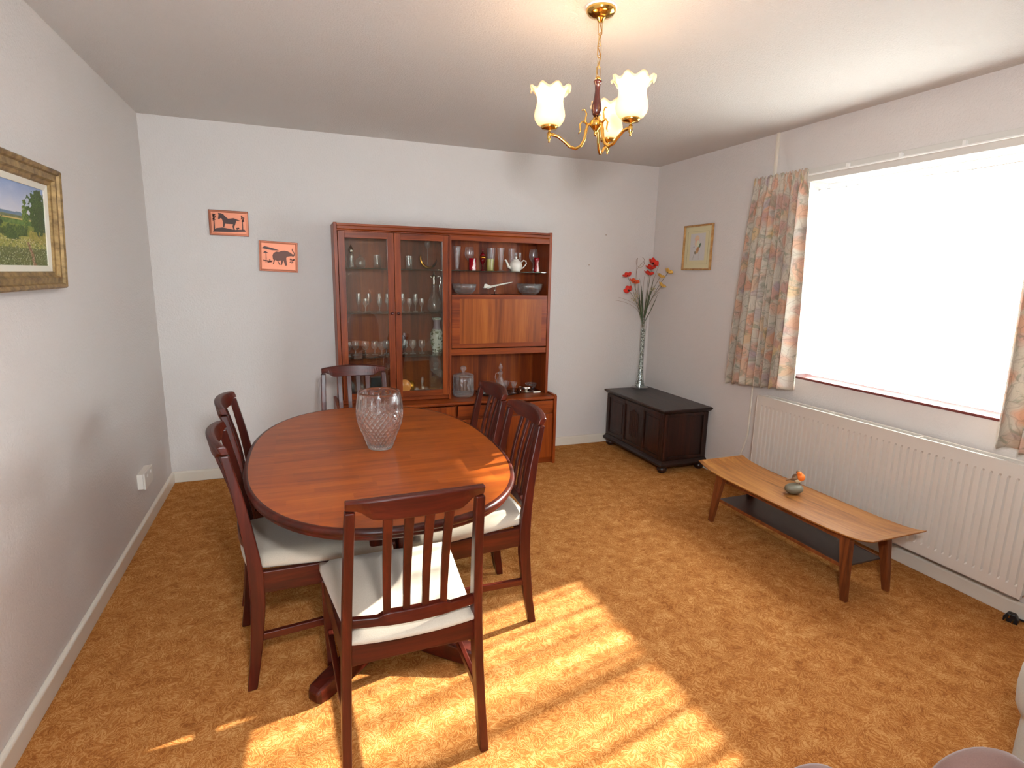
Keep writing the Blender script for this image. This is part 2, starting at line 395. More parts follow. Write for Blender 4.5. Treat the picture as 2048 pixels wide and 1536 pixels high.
class MB:
    """collects shapes; build() links them as one mesh object"""
    def __init__(self): self.v = []; self.f = []; self.sm = []
    def add(self, vs, fs, smooth=False):
        b = len(self.v); self.v += [tuple(p) for p in vs]
        for f in fs: self.f.append(tuple(b + i for i in f)); self.sm.append(smooth)
        return self
    def box(self, x0, x1, y0, y1, z0, z1):
        x0, x1 = min(x0, x1), max(x0, x1); y0, y1 = min(y0, y1), max(y0, y1); z0, z1 = min(z0, z1), max(z0, z1)
        vs = [(x, y, z) for z in (z0, z1) for y in (y0, y1) for x in (x0, x1)]
        return self.add(vs, [(0, 2, 3, 1), (4, 5, 7, 6), (0, 1, 5, 4), (2, 6, 7, 3), (0, 4, 6, 2), (1, 3, 7, 5)])
    def loft(self, secs, smooth=False, cap=True, closed=False):
        n = len(secs[0]); vs = [p for s in secs for p in s]; fs = []
        m = len(secs)
        for i in range(m if closed else m - 1):
            j = (i + 1) % m
            for k in range(n):
                l = (k + 1) % n
                fs.append((i * n + k, i * n + l, j * n + l, j * n + k))
        if cap and not closed:
            fs.append(tuple(reversed(range(n)))); fs.append(tuple((m - 1) * n + k for k in range(n)))
        return self.add(vs, fs, smooth)
    def beam(self, pts, hx, hy, axes=None, smooth=False):
        """rectangular sections centred on pts; hx / hy half sizes in x and y (or given axes)"""
        secs = []
        for i, p in enumerate(pts):
            a = hx[i] if isinstance(hx, (list, tuple)) else hx
            b = hy[i] if isinstance(hy, (list, tuple)) else hy
            A = Vector(axes[0]) if axes else Vector((1, 0, 0)); B = Vector(axes[1]) if axes else Vector((0, 1, 0))
            P = Vector(p)
            secs.append([tuple(P - A * a - B * b), tuple(P + A * a - B * b), tuple(P + A * a + B * b), tuple(P - A * a + B * b)])
        return self.loft(secs, smooth)
    def tube(self, pts, r, n=8, smooth=True, closed=False):
        P = [Vector(p) for p in pts]; m = len(P); secs = []
        up = Vector((0, 0, 1)); N = None
        for i in range(m):
            if closed: t = (P[(i + 1) % m] - P[i - 1]).normalized()
            else: t = (P[min(i + 1, m - 1)] - P[max(i - 1, 0)]).normalized()
            if N is None:
                N = t.cross(up)
                if N.length < 1e-3: N = t.cross(Vector((1, 0, 0)))
                N.normalize()
            else:
                N = (N - t * N.dot(t)).normalized()
            B = t.cross(N); rr = r[i] if isinstance(r, (list, tuple)) else r
            secs.append([tuple(P[i] + (N * math.cos(2 * PI * k / n) + B * math.sin(2 * PI * k / n)) * rr) for k in range(n)])
        return self.loft(secs, smooth, True, closed)
    def lathe(self, prof, n=20, at=(0, 0, 0), smooth=True, cap=True, fn=None):
        vs = []; fs = []
        m = len(prof)
        for i, (r, z) in enumerate(prof):
            for k in range(n):
                a = 2 * PI * k / n; rr = r
                if fn: rr = r + fn(a, z, i)
                vs.append((at[0] + rr * math.cos(a), at[1] + rr * math.sin(a), at[2] + z))
        for i in range(m - 1):
            for k in range(n):
                l = (k + 1) % n
                fs.append((i * n + k, i * n + l, (i + 1) * n + l, (i + 1) * n + k))
        if cap:
            if prof[0][0] > 1e-5: fs.append(tuple(reversed(range(n))))
            if prof[-1][0] > 1e-5: fs.append(tuple((m - 1) * n + k for k in range(n)))
        return self.add(vs, fs, smooth)
    def prism(self, poly, axis, a, b, smooth=False):
        """polygon (u,v) extruded along axis: X -> (a,u,v), Y -> (u,a,v), Z -> (u,v,a)"""
        def P(u, v, t): return {'X': (t, u, v), 'Y': (u, t, v), 'Z': (u, v, t)}[axis]
        return self.loft([[P(u, v, a) for u, v in poly], [P(u, v, b) for u, v in poly]], smooth)
    def ell(self, c, r, nu=16, nv=10):
        vs = []; fs = []
        for i in range(nv + 1):
            t = PI * i / nv
            for k in range(nu):
                a = 2 * PI * k / nu
                vs.append((c[0] + r[0] * math.sin(t) * math.cos(a), c[1] + r[1] * math.sin(t) * math.sin(a), c[2] - r[2] * math.cos(t)))
        for i in range(nv):
            for k in range(nu):
                l = (k + 1) % nu
                fs.append((i * nu + k, i * nu + l, (i + 1) * nu + l, (i + 1) * nu + k))
        return self.add(vs, fs, True)
    def build(self, name, mat, parent=None, loc=None, rz=None, bevel=0.0, seg=2, weld=True, solid=0.0, label=None, cat=None, group=None, kind=None):
        me = bpy.data.meshes.new(name)
        me.from_pydata(self.v, [], self.f)
        for p, s in zip(me.polygons, self.sm): p.use_smooth = s
        bm = bmesh.new(); bm.from_mesh(me)
        if weld: bmesh.ops.remove_doubles(bm, verts=bm.verts, dist=1e-6)
        bmesh.ops.dissolve_degenerate(bm, edges=bm.edges, dist=1e-7)
        bmesh.ops.recalc_face_normals(bm, faces=bm.faces)
        bm.to_mesh(me); bm.free()
        o = bpy.data.objects.new(name, me); COL.objects.link(o)
        me.materials.append(mat)
        if bevel:
            md = o.modifiers.new('bevel', 'BEVEL'); md.width = bevel; md.segments = seg; md.limit_method = 'ANGLE'; md.angle_limit = math.radians(40)
            md.harden_normals = False
        if solid:
            md = o.modifiers.new('solid', 'SOLIDIFY'); md.thickness = solid
        if parent is not None: o.parent = parent
        if loc is not None: o.location = loc
        if rz is not None: o.rotation_euler = (0, 0, rz)
        return tag(o, label, cat, group, kind)

def B(x0, x1, y0, y1, z0, z1): return MB().box(x0, x1, y0, y1, z0, z1)

def copy_tree(o, parent=None):
    c = o.copy(); COL.objects.link(c)
    if parent is not None: c.parent = parent
    for ch in [x for x in bpy.data.objects if x.parent == o]:
        copy_tree(ch, c)
    return c

# ------------------------------------------------------------------ room shell
T = 0.28
WY0, WY1, WZ0, WZ1 = -1.585, -3.42, 0.870, 2.060       # window opening
B(-T, W + T, 0.02, -D - T, -0.12, 0.0).build('floor', M_CARPET, kind='structure')
B(-T, W + T, T, -D - T, H, H + 0.12).build('ceiling', M_CEIL, kind='structure')
B(-T, W + T, 0, T, -0.12, H).build('wall_back', M_WALL, kind='structure')
B(-T, 0, 0, -D, -0.12, H).build('wall_left', M_WALL, kind='structure')
wr = MB()
wr.box(W, W + T, 0, WY0, -0.12, H); wr.box(W, W + T, WY1, -D, -0.12, H)
wr.box(W, W + T, WY0, WY1, -0.12, WZ0 - 0.014); wr.box(W, W + T, WY0, WY1, WZ1, H)
wr.build('wall_right', M_WALL, kind='structure', weld=False)
# wall behind the camera, with an unseen glazed door added for fill daylight
FX0, FX1, FZ1 = 0.04, 0.74, 2.05
wf = MB()
wf.box(-T, FX0, -D, -D - T, -0.12, H); wf.box(FX1, W + T, -D, -D - T, -0.12, H); wf.box(FX0, FX1, -D, -D - T, FZ1, H)
wf.build('wall_front', M_WALL, kind='structure', weld=False)
dr = MB()
for x in (FX0, FX1 - 0.06): dr.box(x, x + 0.06, -D - 0.10, -D - 0.16, 0, FZ1)
dr.box(FX0, FX1, -D - 0.10, -D - 0.16, 0, 0.06); dr.box(FX0, FX1, -D - 0.10, -D - 0.16, FZ1 - 0.06, FZ1)
d1 = dr.build('added_fill_door', M_WHITE, kind='structure', weld=False)
B(FX0 + 0.06, FX1 - 0.06, -D - 0.125, -D - 0.13, 0.06, FZ1 - 0.06).build('door_pane', M_WINPANE, d1)
# skirting
def skirt(name, poly, axis, a, b):
    MB().prism(poly, axis, a, b).build(name, M_TRIM, kind='structure', bevel=0.004)
sk = 0.078
skirt('baseboard_back', [(0, 0), (-0.018, 0), (-0.018, sk - 0.008), (-0.010, sk), (0, sk)], 'X', 0.0, W)
skirt('baseboard_left', [(0, 0), (0.018, 0), (0.018, sk - 0.008), (0.010, sk), (0, sk)], 'Y', -0.018, -D)
skirt('baseboard_right', [(W, 0), (W - 0.018, 0), (W - 0.018, sk - 0.008), (W - 0.010, sk), (W, sk)], 'Y', -0.018, -D)
# ground outside, catches the sun below the window
B(W + T, W + 9, 6, -12, -0.5, -0.45).build('ground', plain('pale_paving', (150, 146, 138), 0.9), kind='structure')

# window
win = MB()
fx0, fx1 = W + 0.15, W + 0.21
def wframe(mb, y0, y1, z0, z1, t):
    mb.box(fx0, fx1, y0, y0 - t, z0, z1); mb.box(fx0, fx1, y1 + t, y1, z0, z1)
    mb.box(fx0, fx1, y0 - t, y1 + t, z0, z0 + t); mb.box(fx0, fx1, y0 - t, y1 + t, z1 - t, z1)
wframe(win, WY0, WY1, WZ0, WZ1, 0.045)
window = win.build('window_1', M_WHITE, kind='structure', bevel=0.004, weld=False)
B(fx0 + 0.028, fx0 + 0.033, WY0 - 0.045, WY1 + 0.045, WZ0 + 0.045, WZ1 - 0.045).build('window_pane', M_WINPANE, window)
B(W - 0.004, fx0, WY0 + 0.0, WY1, WZ0 - 0.014, WZ0).build('window_sill', M_SILL, window, bevel=0.003)
# fascia board over the window and the curtain track on it
B(W - 0.022, W, WY0 + 0.36, -3.62, 2.058, 2.132).build('trim_1', M_BOARD, kind='structure', bevel=0.002)
rail = empty('curtain_track', (W, -2.5, 2.09), 0, 'white curtain track running along the board above the window', 'curtain rail')
B(-0.042, -0.022, 1.30, -1.08, 0.002, 0.010).build('track', M_WHITE, rail, bevel=0.002)
for k in range(7):
    B(-0.040, -0.023, 0.95 - 0.3 * k, 0.935 - 0.3 * k, 0.010, 0.030).build('bracket', M_WHITE, rail)
# head of the net: stretched wire
wire = MB().tube([(W + 0.075, WY0, 2.018), (W + 0.075, -2.45, 2.004), (W + 0.075, WY1, 2.018)], 0.0022, 6)
wire.build('curtain_wire', M_SILVER, label='thin wire across the top of the window recess holding the net', cat='wire')

# ------------------------------------------------------------------ curtains
def cloth(name, mat, fn, ns, nz, wid, hgt, parent=None, solid=0.0, **kw):
    """fn(s, t) -> point, s along the width, t from hem (0) to top (1)"""
    vs = []; fs = []; uv = []
    for j in range(nz + 1):
        for i in range(ns + 1):
            s, t = i / ns, j / nz
            vs.append(fn(s, t)); uv.append((s * wid, t * hgt))
    for j in range(nz):
        for i in range(ns):
            a = j * (ns + 1) + i; fs.append((a, a + 1, a + ns + 2, a + ns + 1))
    me = bpy.data.meshes.new(name); me.from_pydata(vs, [], fs)
    ul = me.uv_layers.new(name='UVMap')
    for p in me.polygons:
        p.use_smooth = True
        for li, vi in zip(p.loop_indices, p.vertices): ul.data[li].uv = uv[vi]
    o = bpy.data.objects.new(name, me); COL.objects.link(o); me.materials.append(mat)
    if solid:
        md = o.modifiers.new('solid', 'SOLIDIFY'); md.thickness = solid
    if parent is not None: o.parent = parent
    return tag(o, **kw)
def fold(s, n, seed):
    return math.sin(2 * PI * n * s + 1.3 * math.sin(2 * PI * 1.7 * s + seed) + seed)
def drape(y0t, y1t, y0b, y1b, zt, zb0, zb1, xt, xb0, xb1, n, seed, amp):
    def fn(s, t):
        e = t ** 1.6
        y = (y0b * (1 - e) + y0t * e) * (1 - s) + (y1b * (1 - e) + y1t * e) * s
        zb = zb0 * (1 - s) + zb1 * s
        z = zb + (zt - zb) * t
        x = (xb0 * (1 - s) + xb1 * s) * (1 - e) + xt * e
        head = max(0.0, min(1.0, (t - 0.90) / 0.05))
        a = amp * (1 - 0.55 * t) * (1 - 0.75 * head)
        x += a * fold(s, n, seed) + head * 0.004 * math.sin(2 * PI * n * 3.3 * s + seed)
        y += 0.35 * a * math.cos(2 * PI * n * s + seed)
        z -= 0.004 * math.sin(2 * PI * n * s) * (1 - t)
        z += head * (0.006 * math.sin(2 * PI * n * 2.1 * s + seed))
        return (x, y, z)
    return fn
cl = empty('floral_curtain', (0, 0, 0), 0, 'peach and green floral curtain at the left side of the window, corner end', 'curtain', 'floral curtains at the window')
cloth('curtain_cloth', M_FLORAL, drape(-1.185, -1.615, -1.115, -1.690, 2.128, 0.735, 0.795, W - 0.062, W - 0.082, W - 0.100, 8.5, 0.6, 0.042), 220, 60, 1.15, 1.4, cl, 0.0015)
cr = empty('floral_curtain', (0, 0, 0), 0, 'floral curtain at the right edge of the photo, only its inner folds in view', 'curtain', 'floral curtains at the window')
cloth('curtain_cloth', M_FLORAL, drape(-2.775, -3.45, -2.815, -3.50, 2.128, 0.762, 0.74, W - 0.062, W - 0.080, W - 0.085, 8.5, 2.2, 0.040), 220, 60, 1.35, 1.4, cr, 0.0015)
def netfn(s, t):
    y = WY0 - 0.01 + (WY1 - WY0 + 0.02) * s
    ph = 2 * PI * 21 * s + 2.6 * math.sin(2 * PI * 2.3 * s + 0.4) + 1.5 * math.sin(2 * PI * 5.1 * s)
    a = (0.012 + 0.012 * math.sin(2 * PI * 3.1 * s + 1.0)) * (1 - 0.45 * t)
    x = W + 0.075 + a * math.sin(ph)
    y += a * 1.7 * math.sin(2 * ph) * 0.5 + 0.004 * math.sin(31 * s + 3 * t)
    top = 2.030 - 0.030 * math.sin(PI * min(1, max(0, s))) + 0.004 * math.sin(90 * s)
    z = 0.890 + (top - 0.890) * t
    return (x, y, z)
cloth('net_curtain', M_NET, netfn, 620, 14, 4.0, 1.14, label='white net curtain gathered across the whole window', cat='net curtain')

# ------------------------------------------------------------------ radiator, pipe, socket, plug
rad = empty('radiator', (W - 0.03, -2.245, 0.0), 0, 'long white ribbed radiator on the wall below the window', 'radiator')
ry0, ry1, rz0, rz1 = 0.785, -0.785, 0.135, 0.705
for nm, xo in (('front_panel', -0.080), ('rear_panel', -0.020)):
    p = []; n = 46; w = (ry0 - ry1 - 0.03) / n
    sgn = -1
    for i in range(n):
        y = ry0 - 0.015 - i * w
        p += [(y, 0.0), (y - 0.62 * w, 0.0), (y - 0.76 * w, 0.010), (y - 0.86 * w, 0.010), (y - 1.0 * w, 0.0)]
    mb = MB()
    vs = []; fs = []
    zs = [(rz0, 0), (rz0 + 0.050, 0), (rz0 + 0.062, 1), (rz1 - 0.062, 1), (rz1 - 0.050, 0), (rz1, 0)]
    for z, k in zs:
        for (y, d) in p: vs.append((xo + (d if k else 0.0), y, z))
    m = len(p)
    for j in range(len(zs) - 1):
        for i in range(m - 1):
            a = j * m + i; fs.append((a, a + 1, a + m + 1, a + m))
    mb.add(vs, fs)
    mb.box(xo + 0.0115, xo + 0.014, ry0, ry1, rz0, rz1)
    mb.box(xo, xo + 0.012, ry0, ry0 - 0.016, rz0, rz1); mb.box(xo, xo + 0.012, ry1 + 0.016, ry1, rz0, rz1)
    mb.build(nm, M_RAD, rad, weld=False)
g1 = MB()
g1.box(-0.083, -0.066, ry0, ry1, rz1, rz1 + 0.010); g1.box(-0.020, -0.004, ry0 - 0.03, ry1, rz1, rz1 + 0.010)
for k in range(4):
    y = ry0 - 0.02 - k * 0.505
    g1.box(-0.066, -0.020, y, y - 0.012, rz1 + 0.002, rz1 + 0.008)
for k in range(60):
    y = ry0 - 0.02 - k * 0.0258
    g1.box(-0.064, -0.022, y, y - 0.004, rz1 - 0.012, rz1 + 0.001)
g1.build('top_grille', M_RAD, rad, weld=False)
B(-0.083, -0.004, ry0 + 0.004, ry0 - 0.0, rz0 + 0.02, rz1).build('side_panel', M_RAD, rad)
B(-0.083, -0.004, ry1, ry1 - 0.004, rz0 + 0.02, rz1).build('side_panel', M_RAD, rad)
for y in (0.5, -0.5):
    B(-0.010, 0.028, y, y - 0.03, 0.2, 0.66).build('wall_bracket', M_RAD, rad)

cond = empty('wall_conduit', (W - 0.009, -1.305, 0), 0, 'thin white painted pipe running down the right wall beside the curtain', 'pipe')
MB().box(-0.008, 0.009, 0.009, -0.009, 2.10, H).build('conduit_upper', M_TRIM, cond, bevel=0.003)
MB().tube([(0, 0, 2.10), (0, 0, 0.395), (0, 0.006, 0.365), (0, 0.045, 0.235), (0, 0.11, 0.10), (0, 0.12, 0.079)], 0.0065, 10).build('pipe', M_TRIM, cond)

sock = empty('wall_socket', (0.0, -0.757, 0.262), 0, 'white double electrical socket box low on the left wall', 'socket')
B(0.0, 0.030, 0.088, -0.088, 0, 0.086).build('back_box', M_PLASTIC, sock, bevel=0.003)
B(0.030, 0.040, 0.092, -0.092, -0.003, 0.089).build('face_plate', M_PLASTIC, sock, bevel=0.004)
for y in (0.04, -0.04):
    B(0.040, 0.043, y + 0.008, y - 0.008, 0.056, 0.072).build('switch', M_WHITE, sock, bevel=0.001)

plug = empty('mains_plug', (3.745, -3.0, 0.0), 0.25, 'black three pin plug lying on the carpet by the skirting under the radiator end', 'plug')
MB().prism([(-0.026, 0.0), (0.026, 0.0), (0.026, 0.02), (0.014, 0.042), (-0.014, 0.042), (-0.026, 0.02)], 'X', 0.0, 0.030).build('plug_body', M_BLACKPLASTIC, plug, bevel=0.004)
for q in ((-0.012, -0.013, 0.010), (-0.012, 0.011, 0.010), (-0.012, 0.0, 0.030)):
    B(q[0] - 0.008, 0.0, q[1], q[1] + 0.004, q[2], q[2] + 0.007).build('pin', M_BRASS, plug)
MB().tube([(0.03, 0, 0.02), (0.05, -0.02, 0.010), (0.055, -0.12, 0.006), (0.02, -0.30, 0.005), (0.04, -0.5, 0.005)], 0.004, 8).build('cable', M_BLACKPLASTIC, plug)

# ------------------------------------------------------------------ dining table
TX, TY = 1.157, -1.952
table = empty('dining_table', (TX, TY, 0), 0, 'oval extending dining table with a parquetry teak top and dark rounded edge', 'table')
TA, TB, TN = 0.512, 0.799, 2.4
def sup(a, b, n=96, e=TN):
    r = []
    for k in range(n):
        t = 2 * PI * k / n; c, s = math.cos(t), math.sin(t)
        r.append((a * math.copysign(abs(c) ** (2 / e), c), b * math.copysign(abs(s) ** (2 / e), s)))
    return r
mb = MB()
for o_ in [0]:
    inner = sup(TA - 0.016, TB - 0.016)
    mb.loft([[(x, y, 0.716) for x, y in inner], [(x, y, 0.730) for x, y in inner]])
mb.build('table_top', M_TOP, table)
prof = [(0.0155, 0.7302), (0.008, 0.7300), (0.002, 0.7265), (0.0, 0.721), (0.0, 0.714), (0.003, 0.709), (0.007, 0.706), (0.005, 0.702), (0.007, 0.696), (0.014, 0.691), (0.05, 0.690), (0.05, 0.716)]
mb = MB(); mb.loft([[(x, y, z) for x, y in sup(TA - o_, TB - o_)] for o_, z in prof], smooth=True, cap=False, closed=False)
mb.build('edge_moulding', M_CHAIR_H, table)
mb = MB(); mb.loft([[(x, y, z) for x, y in sup(TA - 0.045, TB - 0.045)] for z in (0.694, 0.7155)])
mb.build('underside', M_CHAIR_H, table)
for sx in (-1, 1): B(sx * 0.24, sx * 0.262, -0.48, 0.48, 0.640, 0.694).build('apron_rail', M_CHAIR_Y, table, bevel=0.003)
for sy in (-1, 1):
    B(-0.262, 0.262, sy * 0.48, sy * 0.502, 0.640, 0.694).build('apron_end', M_CHAIR_H, table, bevel=0.003)
    cy = sy * 0.30
    for sx in (-1, 1):
        B(sx * 0.028, sx * 0.080, cy - 0.05, cy + 0.05, 0.07, 0.66).build('column', M_CHAIR, table, bevel=0.008)
        # splayed foot
        dx, dy = sx * 0.305, sy * 0.53 - cy
        L = math.hypot(dx, dy); ux, uy = dx / L, dy / L; px, py = -uy, ux
        secs = []
        for d, z0, z1, w in ((0.0, 0.030, 0.120, 0.030), (0.10, 0.026, 0.115, 0.031), (0.20, 0.012, 0.095, 0.032), (L - 0.05, 0.0, 0.066, 0.033), (L - 0.012, 0.0, 0.056, 0.031), (L + 0.002, 0.006, 0.042, 0.022)):
            x, y = ux * d, cy + uy * d
            secs.append([(x - px * w, y - py * w, z0), (x + px * w, y + py * w, z0), (x + px * w, y + py * w, z1 - 0.006), (x + px * w * 0.7, y + py * w * 0.7, z1), (x - px * w * 0.7, y - py * w * 0.7, z1), (x - px * w, y - py * w, z1 - 0.006)])
        MB().loft(secs).build('foot', M_CHAIR_H, table, bevel=0.006)
    B(-0.10, 0.10, cy - 0.06, cy + 0.06, 0.645, 0.692).build('column_head', M_CHAIR_H, table, bevel=0.004)
B(-0.022, 0.022, -0.30, 0.30, 0.20, 0.26).build('stretcher', M_CHAIR_Y, table, bevel=0.005)

# ------------------------------------------------------------------ chairs
def bow(u, d): return -d * (1 - u * u)
def make_chair():
    root = empty('dining_chair')
    ZS = [0.0, 0.10, 0.20, 0.32, 0.42, 0.50, 0.60, 0.70, 0.80, 0.862]
    YS = [0.0, 0.016, 0.028, 0.038, 0.038, 0.031, 0.018, 0.002, -0.018, -0.031]
    def legy(z):
        for i in range(len(ZS) - 1):
            if ZS[i] <= z <= ZS[i + 1]:
                f = (z - ZS[i]) / (ZS[i + 1] - ZS[i]); return YS[i] * (1 - f) + YS[i + 1] * f
        return YS[-1]
    def legx(z):
        return 0.207 - 0.015 * min(1, z / 0.42) - (0.016 * (z - 0.42) / 0.44 if z > 0.42 else 0)
    hd = [0.016, 0.018, 0.021, 0.024, 0.025, 0.022, 0.019, 0.017, 0.015, 0.014]
    for s in (-1, 1):
        MB().beam([(s * legx(z), y, z) for z, y in zip(ZS, YS)], 0.0135, hd).build('rear_leg', M_CHAIR, root, bevel=0.004)
        MB().beam([(s * 0.208, 0.490, 0.0), (s * 0.214, 0.486, 0.20), (s * 0.216, 0.482, 0.408)], [0.012, 0.015, 0.017], [0.013, 0.017, 0.020]).build('front_leg', M_CHAIR, root, bevel=0.004)
        # side apron and stretcher
        MB().beam([(s * 0.190, 0.055, 0.394), (s * 0.214, 0.470, 0.384)], 0.011, 0.040, axes=((1, 0, 0), (0, 0, 1))).build('side_apron', M_CHAIR_Y, root, bevel=0.003)
        MB().beam([(s * 0.199, 0.03, 0.190), (s * 0.211, 0.480, 0.200)], 0.009, 0.014, axes=((1, 0, 0), (0, 0, 1))).build('side_stretcher', M_CHAIR_Y, root, bevel=0.003)
    B(-0.20, 0.20, 0.468, 0.492, 0.346, 0.412).build('front_apron', M_CHAIR_H, root, bevel=0.003)
    # rear apron, top edge dipped
    secs = []
    for i in range(13):
        u = -1 + 2 * i / 12; x = u * 0.182; y = 0.036 + bow(u, 0.006)
        zt = 0.448 - 0.012 * (1 - abs(u) ** 4); zb = 0.372 + 0.008 * (1 - u * u)
        secs.append([(x, y - 0.010, zb), (x, y + 0.010, zb), (x, y + 0.010, zt), (x, y - 0.010, zt)])
    MB().loft(secs).build('rear_apron', M_CHAIR_H, root, bevel=0.003)
    # lower back rail with raised middle
    secs = []
    for i in range(25):
        u = -1 + 2 * i / 24; x = u * 0.180; y = legy(0.52) + bow(u, 0.022)
        k = max(0.0, min(1.0, (0.60 - abs(u)) / 0.16)); k = k * k * (3 - 2 * k)
        zb = 0.496; zt = 0.524 + 0.012 * k; d = 0.010 + 0.003 * k
        secs.append([(x, y - d, zb), (x, y + d, zb), (x, y + d, zt), (x, y - d, zt)])
    MB().loft(secs).build('lower_back_rail', M_CHAIR_H, root, bevel=0.003)
    # crest rail
    secs = []
    for i in range(29):
        u = -1 + 2 * i / 28; x = u * 0.187; y = -0.036 + bow(u, 0.034) + 0.004
        k = max(0.0, min(1.0, (0.86 - abs(u)) / 0.26)); k = k * k * (3 - 2 * k)
        zt = 0.894 + 0.013 * (1 - u * u); zb = 0.866 - 0.026 * k; d = 0.0125
        lean = 0.006
        secs.append([(x, y - d + lean, zb), (x, y + d + lean, zb), (x, y + d - 0.003, zt - 0.003), (x, y + d * 0.5 - lean, zt), (x, y - d * 0.5 - lean, zt), (x, y - d - lean, zt - 0.004)])
    MB().loft(secs).build('crest_rail', M_CHAIR_H, root, bevel=0.003)
    for x in (-0.081, -0.027, 0.027, 0.081):
        pts = []
        for i in range(7):
            t = i / 6; z = 0.530 + (0.845 - 0.530) * t
            y0 = legy(0.53) + bow(x / 0.18, 0.022); y1 = -0.030 + bow(x / 0.19, 0.034)
            pts.append((x * (1 + 0.02 * t), y0 * (1 - t) + y1 * t + 0.010 * math.sin(PI * t), z))
        MB().beam(pts, [0.0105, 0.0105, 0.011, 0.0115, 0.012, 0.0125, 0.013], 0.0055).build('back_slat', M_CHAIR, root, bevel=0.002)
    # seat pad: crowned trapezoid
    n = 14; vs = []; fs = []
    for j in range(n + 1):
        for i in range(n + 1):
            u = -1 + 2 * i / n; v = j / n
            hw = 0.182 + (0.238 - 0.182) * v
            y = 0.018 + 0.492 * v - (1 - v) * 0.016 * (1 - u * u)
            x = u * hw
            e = max(abs(u), abs(2 * v - 1))
            rim = 1 - max(0, (e - 0.82) / 0.18) ** 2
            z = 0.462 - 0.008 * v + 0.022 * math.sqrt(max(0, rim)) + 0.009 * (1 - u * u) * (1 - (2 * v - 1) ** 2)
            pull = 1 - 0.02 * max(0, (e - 0.82) / 0.18)
            vs.append((x * pull, y, z))
    N1 = n + 1
    for j in range(n):
        for i in range(n):
            a = j * N1 + i; fs.append((a, a + 1, a + N1 + 1, a + N1))
    ring = [i for i in range(N1)] + [j * N1 + n for j in range(1, N1)] + [n * N1 + i for i in range(n - 1, -1, -1)] + [j * N1 for j in range(n - 1, 0, -1)]
    base = len(vs)
    cx, cy = 0, 0.27
    for off, z in ((1.012, 0.456), (1.010, 0.448), (0.975, 0.441), (0.5, 0.440)):
        for k in ring:
            x, y, _ = vs[k]; vs.append((cx + (x - cx) * off, cy + (y - cy) * off, z - 0.026 * max(0, min(1, (y - 0.02) / 0.48))))
    R_ = len(ring)
    prev = ring
    for q in range(4):
        cur = [base + q * R_ + k for k in range(R_)]
        for k in range(R_):
            l = (k + 1) % R_; fs.append((prev[k], cur[k], cur[l], prev[l]))
        prev = cur
    fs.append(tuple(prev))
    MB().add(vs, fs, True).build('seat_pad', M_SEAT, root)
    return root
chair0 = make_chair()
G6 = 'dining chairs around the oval table'
chairs = [
    ((1.140, -2.862, 0), 0.02, 'mahogany dining chair nearest the camera, its slatted back to the viewer'),
    ((0.627, -2.133, 0), -PI / 2 + 0.12, 'mahogany chair on the left side of the table, the one nearer the camera'),
    ((0.590, -1.560, 0), -PI / 2, 'mahogany chair on the left side of the table, the one nearer the glass cabinet'),
    ((1.748, -2.085, 0), PI / 2 + 0.0, 'mahogany chair on the right side of the table, nearer one with sun on its seat'),
    ((1.758, -1.605, 0), PI / 2, 'mahogany chair on the right side of the table, the one nearer the sideboard'),
    ((1.172, -0.835, 0), PI, 'mahogany chair at the far end of the table in front of the display cabinet'),
]
for i, (loc, rz, lab) in enumerate(chairs):
    c = chair0 if i == 0 else copy_tree(chair0)
    c.location = loc; c.rotation_euler = (0, 0, rz)
    tag(c, lab, 'chair', G6)

# ------------------------------------------------------------------ cut crystal vase on the table
vprof = [(0.0, 0.050), (0.012, 0.055), (0.03, 0.064), (0.057, 0.0755), (0.085, 0.0885), (0.109, 0.0975), (0.135, 0.1025), (0.162, 0.104), (0.188, 0.1025), (0.215, 0.0985), (0.246, 0.092)]
vprof = [(z, r * (1 - 0.06 * min(1, z / 0.06))) for z, r in vprof]
def vr(z, prof=vprof):
    for (a, ra), (b, rb) in zip(prof, prof[1:]):
        if a <= z <= b:
            t = (z - a) / (b - a); return ra + (rb - ra) * t
    return prof[-1][1]
nz, na = 160, 320
outer = [(vr(0.246 * i / nz), 0.246 * i / nz) for i in range(nz + 1)]
def cut(a, z, i):
    if z < 0.006: return 0
    u = a / (2 * PI)
    if z < 0.175:
        p = z / 0.246
        f1 = abs(((u * 26 + p * 8.5) % 1) - 0.5) * 2; f2 = abs(((u * 26 - p * 8.5) % 1) - 0.5) * 2
        d = max(0, f1 - 0.45) / 0.55 + max(0, f2 - 0.45) / 0.55
        k = min(1, (0.175 - z) / 0.012)
        return -0.0052 * min(1.3, d) * k
    k = min(1, (z - 0.175) / 0.01) * min(1, max(0, (0.236 - z) / 0.02))
    f = abs(((u * 22) % 1) - 0.5) * 2
    return -0.0022 * max(0, f - 0.5) * 2 * k
vv = MB(); vs = []; fs = []
for i, (r, z) in enumerate(outer):
    for k in range(na):
        a = 2 * PI * k / na; rr = r + cut(a, z, i); vs.append((rr * math.cos(a), rr * math.sin(a), z))
inn = [(vr(0.246 - 0.001) - 0.005, 0.246)] + [(max(0.004, vr(z) - 0.0075), z) for z in [0.24 - 0.222 * j / 24 for j in range(25)]] + [(0.002, 0.014)]
for r, z in inn:
    for k in range(na):
        a = 2 * PI * k / na; vs.append((r * math.cos(a), r * math.sin(a), z))
m = nz + 1 + len(inn)
for i in range(m - 1):
    for k in range(na):
        l = (k + 1) % na; fs.append((i * na + k, i * na + l, (i + 1) * na + l, (i + 1) * na + k))
fs.append(tuple(reversed(range(na)))); fs.append(tuple((m - 1) * na + k for k in range(na)))
vv.add(vs, fs, True)
vv.build('crystal_vase', M_CRYSTAL, loc=(1.172, -1.945, 0.7302), label='large diamond cut crystal vase standing in the middle of the dining table', cat='vase')

